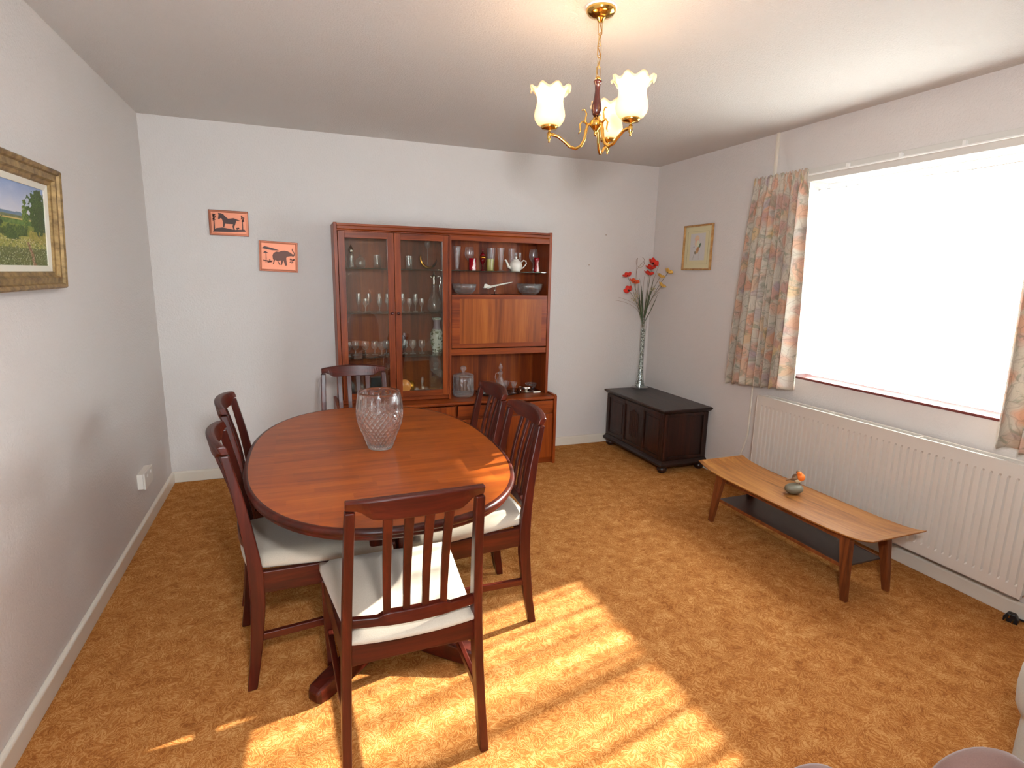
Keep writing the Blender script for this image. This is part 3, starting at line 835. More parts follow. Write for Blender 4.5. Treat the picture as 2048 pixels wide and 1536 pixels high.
# ------------------------------------------------------------------ sideboard (base unit)
SB = empty('sideboard', (1.912, 0, 0), 0, 'low teak sideboard with drawers and doors under the display cabinet', 'sideboard')
sx0, sx1, syf = -0.822, 0.822, -0.425
for s in (-1, 1):
    x0, x1 = (sx1 - 0.022, sx1) if s > 0 else (sx0, sx0 + 0.022)
    MB().prism([(-0.022, 0), (syf, 0), (syf, 0.545), (syf + 0.012, 0.556), (-0.022, 0.556)], 'X', x0, x1).build('side_panel', M_CAB_V, SB, bevel=0.002)
top = MB(); top.prism([(-0.022, 0.520), (syf + 0.012, 0.520), (syf + 0.004, 0.526), (syf + 0.004, 0.538), (syf + 0.012, 0.545), (-0.022, 0.545)], 'X', sx0 + 0.022, sx1 - 0.022)
top.build('top_board', M_CAB_H, SB, bevel=0.002)
B(sx0 + 0.022, sx1 - 0.022, -0.022, syf + 0.03, 0.046, 0.06).build('bottom_board', M_CAB_H, SB)
B(sx0 + 0.022, sx1 - 0.022, -0.022, -0.03, 0.046, 0.52).build('back_board', M_CAB_H, SB)
B(sx0 + 0.022, sx1 - 0.022, syf + 0.035, syf + 0.055, 0.0, 0.046).build('plinth', M_CAB_H, SB)
for x in (-0.405, 0.018, 0.405):
    B(x - 0.006, x + 0.006, -0.03, syf + 0.040, 0.06, 0.52).build('divider', M_CAB_V, SB)
def front(nm, x0, x1, z0, z1, m=M_CAB_H):
    return B(x0, x1, syf + 0.012, syf + 0.030, z0, z1).build(nm, m, SB, bevel=0.002)
front('door', sx0 + 0.025, -0.400, 0.050, 0.512, M_CAB_V); front('door', -0.396, 0.006, 0.050, 0.512, M_CAB_V)
for (x0, x1) in ((0.026, 0.408), (0.412, sx1 - 0.025)):
    front('drawer', x0, x1, 0.430, 0.512)
    front('door', x0, x1, 0.050, 0.408, M_CAB_V)
    B(x0, x1, syf + 0.034, syf + 0.045, 0.408, 0.430).build('finger_rail', M_CAB_H, SB)

# ------------------------------------------------------------------ display hutch
HU = empty('display_cabinet', (1.912, 0, 0.545), 0, 'tall teak display cabinet with two glazed doors, drop flap and open shelves', 'cabinet')
hx0, hx1, hyf, HH = -0.795, 0.795, -0.300, 1.242
def hz(z): return z - 0.545
for a, b in ((hx0, hx0 + 0.022), (hx1 - 0.022, hx1)):
    zb = 0.0
    B(a, b, -0.022, hyf, zb, HH).build('side_panel', M_CAB_V, HU, bevel=0.002)
MB().prism([(-0.022, HH - 0.052), (hyf + 0.004, HH - 0.052), (hyf + 0.004, HH - 0.046), (hyf - 0.006, HH - 0.040), (hyf - 0.008, HH - 0.022), (hyf - 0.002, HH - 0.018), (hyf - 0.002, HH - 0.004), (-0.022, HH - 0.004)], 'X', hx0 + 0.022, hx1 - 0.022).build('cornice', M_CAB_H, HU, bevel=0.0015)
B(hx0 + 0.022, hx1 - 0.022, -0.022, -0.030, 0.0, HH - 0.05).build('back_panel', M_CAB_BACK, HU)
B(-0.010, 0.006, -0.03, hyf, 0.0, HH - 0.052).build('centre_divider', M_CAB_V, HU, bevel=0.001)
B(hx0 + 0.022, -0.010, -0.03, hyf + 0.022, 0.004, 0.030).build('floor_board', M_CAB_H, HU)
B(0.006, hx1 - 0.022, hyf + 0.002, hyf + 0.020, hz(1.703), HH - 0.052).build('top_rail', M_CAB_H, HU, bevel=0.001)
# flap compartment
B(0.006, hx1 - 0.022, -0.03, hyf + 0.024, hz(1.300), hz(1.316)).build('compartment_top', M_CAB_H, HU)
B(0.006, hx1 - 0.022, -0.03, hyf + 0.010, hz(0.872), hz(0.918)).build('compartment_floor', M_CAB_H, HU, bevel=0.002)
def flapmb():
    return B(0.010, hx1 - 0.026, hyf + 0.002, hyf + 0.022, hz(0.926), hz(1.318))
flap = flapmb().build('drop_flap', M_CAB_H, HU, bevel=0.0015)
B(0.070, hx1 - 0.070, hyf + 0.0012, hyf + 0.010, hz(0.960), hz(1.288)).build('veneer_panel', M_CAB_FLAP, flap)
def panel_door(x0, x1, hinge):
    z0, z1, t = hz(0.580), hz(1.733), 0.043
    f = MB()
    f.box(x0, x0 + t, hyf, hyf + 0.020, z0, z1); f.box(x1 - t, x1, hyf, hyf + 0.020, z0, z1)
    fr = f.build('glazed_door', M_CAB_V, HU, bevel=0.0015, weld=False)
    B(x0 + t, x1 - t, hyf + 0.0012, hyf + 0.020, z0, z0 + t).build('door_rail', M_CAB_H, fr, bevel=0.0015)
    B(x0 + t, x1 - t, hyf + 0.0012, hyf + 0.020, z1 - t, z1).build('door_rail', M_CAB_H, fr, bevel=0.0015)
    B(x0 + t - 0.005, x1 - t + 0.005, hyf + 0.008, hyf + 0.012, z0 + t - 0.005, z1 - t + 0.005).build('door_pane', M_PANE, fr)
    kx = x1 - 0.020 if hinge < 0 else x0 + 0.020
    k = MB(); k.lathe([(0.0, -0.020), (0.006, -0.020), (0.0105, -0.016), (0.011, -0.011), (0.006, -0.006), (0.005, 0.0)], 14)
    k.v = [(kx + x, hyf + z, hz(1.186) + y) for x, y, z in k.v]
    k.build('door_knob', M_DARKWOOD, fr)
panel_door(hx0 + 0.026, -0.402, -1); panel_door(-0.398, -0.014, 1)
B(hx0 + 0.022, -0.010, hyf + 0.030, -0.031, hz(0.556), hz(0.575)).build('cabinet_floor', M_CAB_H, HU)
for z in (1.493, 1.186, 0.876):
    B(hx0 + 0.024, -0.012, -0.034, -0.270, hz(z) - 0.006, hz(z)).build('glass_shelf', M_SHELFGLASS, HU)
B(0.008, hx1 - 0.024, -0.034, -0.270, hz(1.493) - 0.006, hz(1.493)).build('glass_shelf', M_SHELFGLASS, HU)

# ------------------------------------------------------------------ things in the cabinet
def simple(name, prof, mat, loc, n=20, label=None, cat=None, group=None, extra=None, fn=None):
    mb = MB().lathe(prof, n, cap=False, fn=fn)
    if extra: extra(mb)
    return mb.build(name, mat, loc=loc, label=label, cat=cat, group=group, weld=False)
S1, S2, S3, S0, O1, OC, ST = 1.4935, 1.1865, 0.8765, 0.5755, 1.4935, 1.3165, 0.5455
P_SHERRY = [(0.0, 0.001), (0.018, 0.001), (0.018, 0.002), (0.004, 0.006), (0.003, 0.012), (0.003, 0.048), (0.008, 0.056), (0.016, 0.070), (0.0185, 0.078), (0.017, 0.105), (0.015, 0.130)]
P_SHERRY_S = [(0.0, 0.001), (0.017, 0.001), (0.017, 0.002), (0.004, 0.006), (0.003, 0.012), (0.003, 0.034), (0.008, 0.044), (0.0175, 0.060), (0.0165, 0.080), (0.015, 0.098)]
P_GOBLET = [(0.0, 0.001), (0.021, 0.001), (0.021, 0.002), (0.005, 0.006), (0.004, 0.012), (0.004, 0.036), (0.014, 0.044), (0.023, 0.058), (0.0255, 0.072), (0.024, 0.088), (0.021, 0.102)]
P_TUMBLER = [(0.0, 0.006), (0.020, 0.006), (0.020, 0.0), (0.023, 0.001), (0.0235, 0.03), (0.0245, 0.06), (0.025, 0.094)]
P_PILS = [(0.0, 0.001), (0.024, 0.001), (0.024, 0.004), (0.012, 0.010), (0.012, 0.018), (0.016, 0.05), (0.021, 0.11), (0.027, 0.176)]
P_BALLOON = [(0.0, 0.001), (0.028, 0.001), (0.028, 0.002), (0.005, 0.008), (0.004, 0.014), (0.004, 0.068), (0.014, 0.078), (0.030, 0.10), (0.035, 0.125), (0.032, 0.155), (0.028, 0.176)]
def pos_word(i, n):
    return ['first', 'second', 'third', 'fourth', 'fifth', 'sixth', 'seventh', 'eighth', 'ninth'][i]
def repeat(name, prof, mat, xs, z, ys, cat, group, labels, n=18):
    o0 = simple(name, prof, mat, (xs[0], ys[0], z), n, labels[0], cat, group)
    for x, y, lb in list(zip(xs, ys, labels))[1:]:
        c = o0.copy(); COL.objects.link(c); c.location = (x, y, z); c['label'] = lb
repeat('tall_sherry_glass', P_SHERRY, M_GLASS, [1.280, 1.353, 1.424, 1.479, 1.589, 1.685], S2, [-0.15, -0.12, -0.14, -0.16, -0.15, -0.15], 'glass', 'tall sherry glasses on the middle shelf',
       ['tall narrow stemmed glass on the middle cabinet shelf, %s tall one from the left' % pos_word(i, 6) for i in range(6)])
repeat('small_sherry_glass', P_SHERRY_S, M_GLASS, [1.322, 1.418, 1.482, 1.633, 1.722], S2, [-0.19, -0.20, -0.21, -0.19, -0.19], 'glass', 'small sherry glasses on the middle shelf',
       ['short stemmed glass on the middle cabinet shelf, %s short one from the left' % pos_word(i, 5) for i in range(5)])
repeat('wine_goblet', P_GOBLET, M_GLASS, [1.190, 1.247, 1.317, 1.384, 1.427, 1.470, 1.599, 1.662, 1.730], S3, [-0.20, -0.15, -0.15, -0.15, -0.20, -0.14, -0.16, -0.15, -0.15], 'glass', 'round goblets on the lower glass shelf',
       ['small round goblet on the lower glass shelf, %s goblet from the left' % pos_word(i, 9) for i in range(9)])
repeat('whisky_tumbler', P_TUMBLER, M_CUT, [1.417, 1.642], S1, [-0.15, -0.15], 'tumbler', 'cut tumblers on the top cabinet shelf',
       ['cut glass tumbler on the top shelf behind the left glazed door', 'cut glass tumbler on the top shelf behind the right glazed door'])
simple('glass_jar', [(0.0, 0.0), (0.022, 0.0), (0.025, 0.02), (0.025, 0.07), (0.020, 0.078), (0.022, 0.086), (0.008, 0.094), (0.010, 0.106), (0.0, 0.114)], M_CUT, (1.185, -0.15, S1), label='knobbed glass jar at the far left of the top cabinet shelf', cat='jar')
t = empty('sugar_shaker', (1.237, -0.17, S1), 0, 'slim glass sugar shaker with a domed silver top on the top cabinet shelf', 'shaker')
MB().lathe([(0.0, 0.0), (0.017, 0.0), (0.017, 0.01), (0.013, 0.04), (0.017, 0.08), (0.015, 0.10)], 16).build('glass_body', M_CUT, t)
MB().lathe([(0.016, 0.10), (0.018, 0.115), (0.014, 0.135), (0.005, 0.146), (0.004, 0.154), (0.0, 0.158)], 16).build('silver_top', M_SILVER, t)
simple('sugar_bowl', [(0.0, 0.0), (0.024, 0.0), (0.034, 0.02), (0.034, 0.05), (0.028, 0.058), (0.020, 0.070), (0.006, 0.076), (0.010, 0.086), (0.0, 0.092)], M_CUT, (1.300, -0.16, S1), label='squat lidded cut glass pot beside the silver topped shaker', cat='pot')
# crescent ornament
t = empty('crescent_ornament', (1.777, -0.15, S1), 0, 'curved gilt and glass crescent ornament on the top cabinet shelf', 'ornament')
pts = []; rr = []
for i in range(15):
    a = math.radians(165 + (300 - 165) * i / 14); pts.append((0.060 * math.cos(a) + 0.01, 0, 0.082 + 0.070 * math.sin(a) + 0.002)); rr.append(0.002 + 0.009 * math.sin(PI * (0.08 + 0.84 * i / 14)))
MB().tube(pts, rr, 10).build('gilt_horn', M_GILT, t)
pts = []; rr = []
for i in range(10):
    a = math.radians(300 + (355 - 300) * i / 9); pts.append((0.060 * math.cos(a) + 0.01, 0, 0.082 + 0.070 * math.sin(a) + 0.002)); rr.append(0.009 - 0.0075 * i / 9)
MB().tube(pts, rr, 10).build('dark_horn', M_BLACK, t)
simple('glass_ring', [(0.0, 0.0), (0.018, 0.0), (0.018, 0.003), (0.004, 0.008), (0.003, 0.15), (0.016, 0.165), (0.022, 0.182), (0.018, 0.205)], M_GLASS, (1.792, -0.09, S1), label='thin tall glass with small round bowl behind the crescent ornament', cat='glass')
bpy.data.objects['glass_ring'].name = 'thin_stemmed_glass'

t = empty('claret_jug', (1.825, -0.15, S2), 0, 'cut glass claret jug with a silver neck and handle on the middle shelf', 'jug')
MB().lathe([(0.0, 0.0), (0.030, 0.0), (0.048, 0.02), (0.050, 0.05), (0.038, 0.10), (0.018, 0.14), (0.015, 0.17), (0.024, 0.19), (0.017, 0.20)], 24).build('glass_body', M_CUT, t)
MB().lathe([(0.017, 0.196), (0.019, 0.205), (0.017, 0.22), (0.018, 0.25), (0.020, 0.262), (0.010, 0.270), (0.004, 0.278), (0.006, 0.290), (0.0, 0.298)], 20).build('silver_neck', M_SILVER, t)
MB().tube([(0.018, 0, 0.250), (0.045, 0, 0.262), (0.056, 0, 0.235), (0.040, 0, 0.19), (0.046, 0, 0.13), (0.044, 0, 0.08)], 0.004, 8).build('handle', M_SILVER, t)
MB().tube([(-0.016, 0, 0.250), (-0.030, 0, 0.262)], [0.007, 0.003], 8).build('spout', M_SILVER, t)
simple('oriental_vase', [(0.0, 0.0), (0.036, 0.0), (0.037, 0.012), (0.040, 0.03), (0.049, 0.09), (0.051, 0.13), (0.047, 0.160), (0.032, 0.178), (0.026, 0.20), (0.026, 0.235), (0.036, 0.255), (0.036, 0.264), (0.022, 0.264), (0.020, 0.24)], M_ORIENTAL, (1.850, -0.13, S3), 28, 'tall white oriental vase with painted green leaves on the lower glass shelf', 'vase')
simple('glass_decanter', [(0.0, 0.0), (0.022, 0.0), (0.026, 0.02), (0.020, 0.07), (0.008, 0.11), (0.008, 0.15), (0.014, 0.16), (0.006, 0.17), (0.012, 0.20), (0.012, 0.23), (0.0, 0.248)], M_CUT, (1.172, -0.10, S3), label='tall slim glass decanter at the far left of the lower glass shelf', cat='decanter')
simple('dark_goblet', [(0.0, 0.0), (0.020, 0.0), (0.006, 0.01), (0.006, 0.03), (0.026, 0.06), (0.026, 0.10), (0.016, 0.125), (0.004, 0.13), (0.0, 0.14)], M_DARKWOOD, (1.600, -0.09, S3), label='dark wooden lidded cup behind the goblets on the lower glass shelf', cat='cup')
# bottom of the glazed part
t = empty('shell_dish', (1.590, -0.17, S0), 0, 'round orange glazed dish standing upright behind the right glazed door', 'dish')
k = MB().lathe([(0.0, -0.004), (0.050, -0.006), (0.052, 0.0), (0.048, 0.002), (0.0, 0.006)], 28)
k.v = [(x, z, y + 0.058) for x, y, z in k.v]
k.build('dish', M_ORANGE, t)
MB().tube([(-0.03, 0.02, 0.004), (-0.03, -0.02, 0.004), (-0.03, -0.022, 0.02)], 0.003, 6).tube([(0.03, 0.02, 0.004), (0.03, -0.02, 0.004), (0.03, -0.022, 0.02)], 0.003, 6).build('stand', M_SILVER, t)
simple('carved_nut_ornament', [(0.0, 0.0), (0.018, 0.002), (0.032, 0.03), (0.030, 0.06), (0.016, 0.085), (0.0, 0.09)], M_GILT, (1.655, -0.10, S0), label='brown patterned egg shaped ornament behind the orange dish', cat='ornament')
t = empty('cruet_set', (1.712, -0.18, S0), 0, 'small cut glass cruet set with stoppered bottle on a silver tray', 'cruet')
MB().lathe([(0.0, 0.0), (0.058, 0.0), (0.064, 0.006), (0.060, 0.008), (0.0, 0.006)], 24).build('tray', M_SILVER, t)
MB().lathe([(0.0, 0.007), (0.020, 0.007), (0.022, 0.03), (0.010, 0.055), (0.006, 0.08), (0.010, 0.085), (0.012, 0.10), (0.010, 0.125), (0.0, 0.13)], 16, at=(0.010, -0.01, 0)).build('stoppered_bottle', M_CUT, t)
for xx in (-0.034, 0.040): MB().lathe([(0.0, 0.007), (0.016, 0.007), (0.019, 0.022), (0.017, 0.042), (0.010, 0.052)], 14, at=(xx, -0.006, 0)).build('glass_pot', M_CUT, t)
mb = B(-0.044, 0.044, -0.034, 0.034, 0.0, 0.175); mb.lathe([(0.020, 0.175), (0.016, 0.19), (0.022, 0.20), (0.022, 0.225), (0.0, 0.232)], 14)
mb.build('square_decanter', M_CUT, loc=(1.838, -0.14, S0), weld=False, bevel=0.004, label='tall square cut glass decanter at the bottom right of the glazed part', cat='decanter')
for i, (x, h, lab) in enumerate(((1.205, 0.13, 'cut glass jar on the cabinet floor, leftmost behind the far chair'), (1.270, 0.12, 'cut glass jar on the cabinet floor, beside the leftmost jar'), (1.325, 0.10, 'low cut glass bowl on the cabinet floor next to the dark tin'))):
    simple('cut_glass_jar', [(0.0, 0.0), (0.022, 0.0), (0.026, 0.02), (0.026, h * 0.7), (0.020, h * 0.78), (0.010, h * 0.85), (0.010, h * 0.95), (0.0, h)], M_CUT, (x, -0.16, S0), label=lab, cat='jar', group='jars on the cabinet floor')
B(-0.038, 0.038, -0.03, 0.03, 0.0, 0.135).build('dark_tin', M_TEAL, loc=(1.385, -0.15, S0), bevel=0.004, label='dark teal tin on the cabinet floor seen between the chair slats', cat='tin')
MB().lathe([(0.0, 0.0), (0.022, 0.0), (0.022, 0.004), (0.005, 0.010), (0.005, 0.17), (0.010, 0.176), (0.0, 0.18)], 12).build('silver_candlestick', M_SILVER, loc=(1.432, -0.20, S0), label='thin silver candlestick beside the dark tin', cat='candlestick')

# open shelf on the right
repeat('pilsner_glass', P_PILS, M_GLASS, [2.009, 2.346, 2.458], O1, [-0.12, -0.15, -0.09], 'glass', 'tall beer glasses on the open shelf',
       ['tall flared beer glass at the left end of the open glass shelf', 'tall flared beer glass in the middle of the shelf, left of the teapot', 'tall flared beer glass standing behind the white teapot'])
repeat('balloon_glass', P_BALLOON, M_GLASS, [2.112, 2.640], O1, [-0.095, -0.095], 'glass', 'large stemmed glasses on the open shelf',
       ['large stemmed wine glass behind the red tumbler', 'large stemmed wine glass behind the ruby vase at the right end'])
simple('ruby_tumbler', [(0.0, 0.002), (0.026, 0.0), (0.028, 0.01), (0.0285, 0.09), (0.026, 0.09), (0.025, 0.012)], M_RUBYWHITE, (2.106, -0.20, O1), 24, 'red glass tumbler with a white painted figure on the open shelf', 'tumbler')
t = empty('lidded_goblet', (2.201, -0.15, O1), 0, 'ruby and gold lidded goblet with a pointed finial on the open shelf', 'goblet')
MB().lathe([(0.0, 0.0), (0.018, 0.0), (0.018, 0.004), (0.005, 0.012), (0.004, 0.045), (0.010, 0.055), (0.022, 0.075), (0.024, 0.092)], 20).build('bowl', M_RUBY, t)
MB().lathe([(0.0245, 0.092), (0.0255, 0.100), (0.0235, 0.110)], 20).build('gilt_band', M_GILT, t)
MB().lathe([(0.0235, 0.110), (0.016, 0.125), (0.005, 0.132), (0.004, 0.145), (0.008, 0.152), (0.003, 0.162), (0.0, 0.185)], 20).build('lid', M_RUBY, t)
simple('tall_tumbler', [(0.0, 0.002), (0.024, 0.0), (0.025, 0.01), (0.033, 0.175)], M_GLASS, (2.290, -0.085, O1), 24, 'wide tall clear tumbler standing behind the yellow green beaker', 'tumbler')
simple('yellow_green_beaker', [(0.0, 0.002), (0.024, 0.0), (0.026, 0.006), (0.025, 0.05), (0.028, 0.09)], M_YELGREEN, (2.244, -0.20, O1), 24, 'yellow green ribbed glass beaker on the open shelf', 'beaker', fn=lambda a, z, i: 0.0012 * math.cos(14 * a))
repeat('flute_glass', [(0.0, 0.001), (0.014, 0.001), (0.003, 0.006), (0.003, 0.07), (0.010, 0.09), (0.011, 0.145)], M_GLASS, [2.490, 2.520], O1, [-0.10, -0.11], 'glass', 'slim flutes behind the teapot',
       ['slim flute glass behind the teapot, left one of the pair', 'slim flute glass behind the teapot, right one of the pair'])
t = empty('teapot', (2.452, -0.20, O1), 0, 'white porcelain teapot at the front of the open glass shelf', 'teapot')
MB().lathe([(0.0, 0.0), (0.034, 0.0), (0.036, 0.006), (0.048, 0.030), (0.050, 0.050), (0.042, 0.072), (0.026, 0.082), (0.024, 0.084)], 28, fn=lambda a, z, i: 0.0010 * math.cos(10 * a)).build('pot_body', M_PORC, t)
MB().lathe([(0.026, 0.083), (0.022, 0.090), (0.008, 0.096), (0.006, 0.100), (0.010, 0.106), (0.006, 0.113), (0.0, 0.115)], 22).build('lid', M_PORC, t)
MB().tube([(-0.040, 0, 0.028), (-0.062, 0, 0.036), (-0.070, 0, 0.060), (-0.080, 0, 0.080), (-0.090, 0, 0.086)], [0.013, 0.010, 0.008, 0.006, 0.006], 12).build('spout', M_PORC, t)
MB().tube([(0.044, 0, 0.070), (0.062, 0, 0.086), (0.082, 0, 0.080), (0.086, 0, 0.062), (0.070, 0, 0.040), (0.052, 0, 0.024), (0.044, 0, 0.024)], 0.0045, 10).build('handle', M_PORC, t)
simple('ruby_hourglass_vase', [(0.0, 0.0), (0.024, 0.0), (0.025, 0.01), (0.015, 0.05), (0.013, 0.062), (0.020, 0.09), (0.024, 0.108), (0.022, 0.108)], M_RUBYWHITE, (2.626, -0.20, O1), 22, 'small red hourglass shaped vase at the right end of the open shelf', 'vase')

def cutbowl(name, x, r, h, lab, base, mat=M_CUT, y=-0.17):
    def fn(a, z, i): return 0.0022 * math.cos(22 * a) * (1 if z > 0.012 else 0)
    simple(name, [(0.0, 0.003), (0.45 * r, 0.0), (0.50 * r, 0.003), (0.78 * r, 0.25 * h), (0.96 * r, 0.65 * h), (1.0 * r, h), (0.97 * r, h), (0.92 * r, 0.65 * h), (0.74 * r, 0.28 * h), (0.0, 0.10 * h)], mat, (x, y, base), 66, lab, 'bowl', 'cut glass bowls above the flap', fn=fn)
cutbowl('cut_glass_bowl', 2.050, 0.090, 0.078, 'round cut glass bowl at the left end above the drop flap', OC)
cutbowl('cut_glass_bowl', 2.582, 0.100, 0.086, 'larger cut glass bowl at the right end above the drop flap', OC)

# model airliner on stand
t = empty('model_airliner', (2.300, -0.19, OC), 0, 'white delta winged model airliner on a small black stand', 'model plane')
P0, P1 = Vector((-0.105, 0, 0.050)), Vector((0.135, 0, 0.098))
ax = (P1 - P0)
prf = [(0.0, 0.001), (0.05, 0.0045), (0.15, 0.0060), (0.6, 0.0062), (0.8, 0.0055), (0.93, 0.003), (1.0, 0.0006)]
MB().tube([tuple(P0 + ax * s) for s, _ in prf], [r for _, r in prf], 12).build('fuselage', M_PORC, t)
def onax(s, y, dz=0): p = P0 + ax * s; return (p.x, p.y + y, p.z + dz)
wing = [onax(0.08, 0, -0.003), onax(0.07, -0.065, -0.004), onax(0.20, -0.060, -0.004), onax(0.42, -0.026, -0.002), onax(0.74, 0, -0.002)]
wing2 = [(x, 2 * P0.y - y, z) for x, y, z in wing]
poly = wing + wing2[::-1][1:-1]
mb = MB(); mb.loft([[(x, y, z - 0.0008) for x, y, z in poly], [(x, y, z + 0.0008) for x, y, z in poly]])
mb.build('delta_wing', M_PORC, t)
f_ = [onax(0.02, 0, 0.004), onax(0.24, 0, 0.006), onax(0.10, 0, 0.026), onax(0.04, 0, 0.028)]
MB().loft([[(x, y - 0.0008, z) for x, y, z in f_], [(x, y + 0.0008, z) for x, y, z in f_]]).build('tail_fin', M_PORC, t)
MB().tube([(-0.015, 0, 0.003), (-0.008, 0, 0.062)], 0.002, 8).build('stand_rod', M_SILVER, t)
MB().lathe([(0.0, 0.0), (0.028, 0.0), (0.026, 0.004), (0.0, 0.006)], 20, at=(-0.015, 0, 0)).build('stand_base', M_BLACK, t)

# things on the sideboard in the open bay
t = empty('biscuit_barrel', (2.034, -0.215, ST), 0, 'cut glass biscuit barrel with a ball knobbed lid on the sideboard', 'jar')
def bfn(a, z, i): return 0.0028 * math.cos(18 * a) * (1 if 0.012 < z < 0.145 else 0)
MB().lathe([(0.0, 0.004), (0.070, 0.0), (0.076, 0.006), (0.079, 0.02), (0.079, 0.07), (0.079, 0.14), (0.076, 0.150), (0.072, 0.150), (0.070, 0.02), (0.0, 0.014)], 72, fn=bfn, cap=False).build('jar_body', M_CUT, t, weld=False)
MB().lathe([(0.080, 0.152), (0.082, 0.160), (0.070, 0.170), (0.030, 0.180), (0.012, 0.184), (0.010, 0.194), (0.022, 0.206), (0.024, 0.220), (0.014, 0.232), (0.0, 0.235)], 36).build('lid', M_CUT, t)
t = empty('serving_tray', (2.325, -0.215, ST), 0, 'black tray with bright handles under the liqueur decanter and glasses', 'tray')
MB().lathe([(0.0, 0.0), (0.095, 0.0), (0.110, 0.008), (0.108, 0.009), (0.094, 0.003), (0.0, 0.003)], 36).build('tray_base', M_BLACK, t)
bpy.data.objects['tray_base'].scale = (1.75, 0.9, 1)
for s in (-1, 1):
    MB().tube([(s * 0.170, -0.03, 0.010), (s * 0.176, -0.03, 0.032), (s * 0.176, 0.03, 0.032), (s * 0.170, 0.03, 0.010)], 0.004, 8).build('tray_handle', M_SILVER, t)
TZ = ST + 0.004
t = empty('liqueur_decanter', (2.345, -0.19, TZ), 0, 'pale cut glass liqueur decanter with stopper and loop handle on the tray', 'decanter')
MB().lathe([(0.0, 0.0), (0.050, 0.0), (0.052, 0.01), (0.040, 0.06), (0.020, 0.11), (0.014, 0.14), (0.020, 0.165), (0.014, 0.17)], 28).build('bottle', M_CUT, t)
MB().lathe([(0.008, 0.168), (0.008, 0.185), (0.017, 0.195), (0.017, 0.210), (0.009, 0.220), (0.010, 0.226), (0.0, 0.240)], 14).build('stopper', M_CUT, t)
MB().tube([(-0.016, 0, 0.160), (-0.038, 0, 0.155), (-0.044, 0, 0.125), (-0.030, 0, 0.085)], 0.0035, 8).build('handle', M_GLASS, t)
P_LIQ = [(0.0, 0.001), (0.018, 0.001), (0.018, 0.003), (0.004, 0.008), (0.004, 0.032), (0.012, 0.042), (0.022, 0.070), (0.027, 0.086)]
repeat('liqueur_glass', P_LIQ, M_CUT, [2.205, 2.262, 2.405, 2.446], TZ, [-0.20, -0.25, -0.17, -0.225], 'glass', 'small cut glasses on the tray',
       ['small cut liqueur glass at the left end of the tray', 'small cut liqueur glass at the front left of the tray seen through the chair back', 'small cut liqueur glass just right of the decanter', 'small cut liqueur glass at the right front of the tray'])
t = empty('silver_sauce_boat', (2.570, -0.20, ST), 0, 'silver plated sauce boat and saucer on the sideboard right of the tray', 'dish')
k = MB().lathe([(0.0, 0.0), (0.050, 0.0), (0.064, 0.008), (0.060, 0.009), (0.0, 0.004)], 28); k.build('saucer', M_SILVER, t)
k = MB().lathe([(0.0, 0.006), (0.018, 0.006), (0.014, 0.014), (0.030, 0.026), (0.034, 0.044), (0.032, 0.044), (0.0, 0.018)], 24); k.v = [(x * 1.35, y, z) for x, y, z in k.v]; k.build('boat', M_SILVER, t)
MB().tube([(-0.044, 0, 0.040), (-0.064, 0, 0.046), (-0.066, 0, 0.030), (-0.044, 0, 0.024)], 0.0025, 8).build('handle', M_SILVER, t)
simple('cut_glass_dish', [(0.0, 0.002), (0.026, 0.0), (0.040, 0.02), (0.046, 0.046), (0.044, 0.046), (0.0, 0.010)], M_CUT, (2.634, -0.125, ST + 0.008), 40, 'small cut glass dish at the right end of the sideboard on a black mat', 'bowl', fn=lambda a, z, i: 0.002 * math.cos(14 * a))
B(-0.056, 0.056, -0.075, 0.060, 0.0, 0.008).build('black_mat', M_BLACK, loc=(2.625, -0.165, ST), bevel=0.002, label='black mat under the small glass dish at the right end of the sideboard', cat='mat')
B(-0.030, 0.030, -0.005, 0.005, 0.0, 0.012).build('place_card', M_CARD, loc=(2.634, -0.255, ST), bevel=0.001, label='small white card lying in front of the black mat', cat='card')

# ------------------------------------------------------------------ chest
CH = empty('blanket_chest', (3.597, -0.487, 0), 0, 'dark oak panelled chest with bun feet in the far right corner', 'chest')
cx0, cx1, cy0, cy1 = -0.195, 0.200, -0.415, 0.405
B(cx0, cx1, cy0, cy1, 0.085, 0.474).build('chest_body', M_CHEST_V, CH, bevel=0.004)
MB().loft([[(cx0 - o_, cy0 - o_, z), (cx1 + min(o_, 0.022), cy0 - o_, z), (cx1 + min(o_, 0.022), cy1 + o_, z), (cx0 - o_, cy1 + o_, z)] for o_, z in ((0.0, 0.466), (0.012, 0.470), (0.022, 0.480), (0.030, 0.488), (0.030, 0.495), (0.022, 0.500))]).build('lid', M_CHEST, CH, bevel=0.0015)
MB().loft([[(cx0 - o_, cy0 - o_, z), (cx1 + min(o_, 0.015), cy0 - o_, z), (cx1 + min(o_, 0.015), cy1 + o_, z), (cx0 - o_, cy1 + o_, z)] for o_, z in ((0.022, 0.056), (0.024, 0.072), (0.012, 0.084), (0.008, 0.096), (0.0, 0.104))]).build('base_moulding', M_CHEST, CH, bevel=0.001)
for x in (cx0 + 0.025, cx1 - 0.025):
    for y in (cy0 + 0.025, cy1 - 0.025):
        MB().lathe([(0.026, 0.058), (0.024, 0.052), (0.028, 0.046), (0.036, 0.034), (0.037, 0.022), (0.030, 0.008), (0.022, 0.0), (0.0, 0.0)], 20, at=(x, y, 0)).build('bun_foot', M_CHEST, CH)
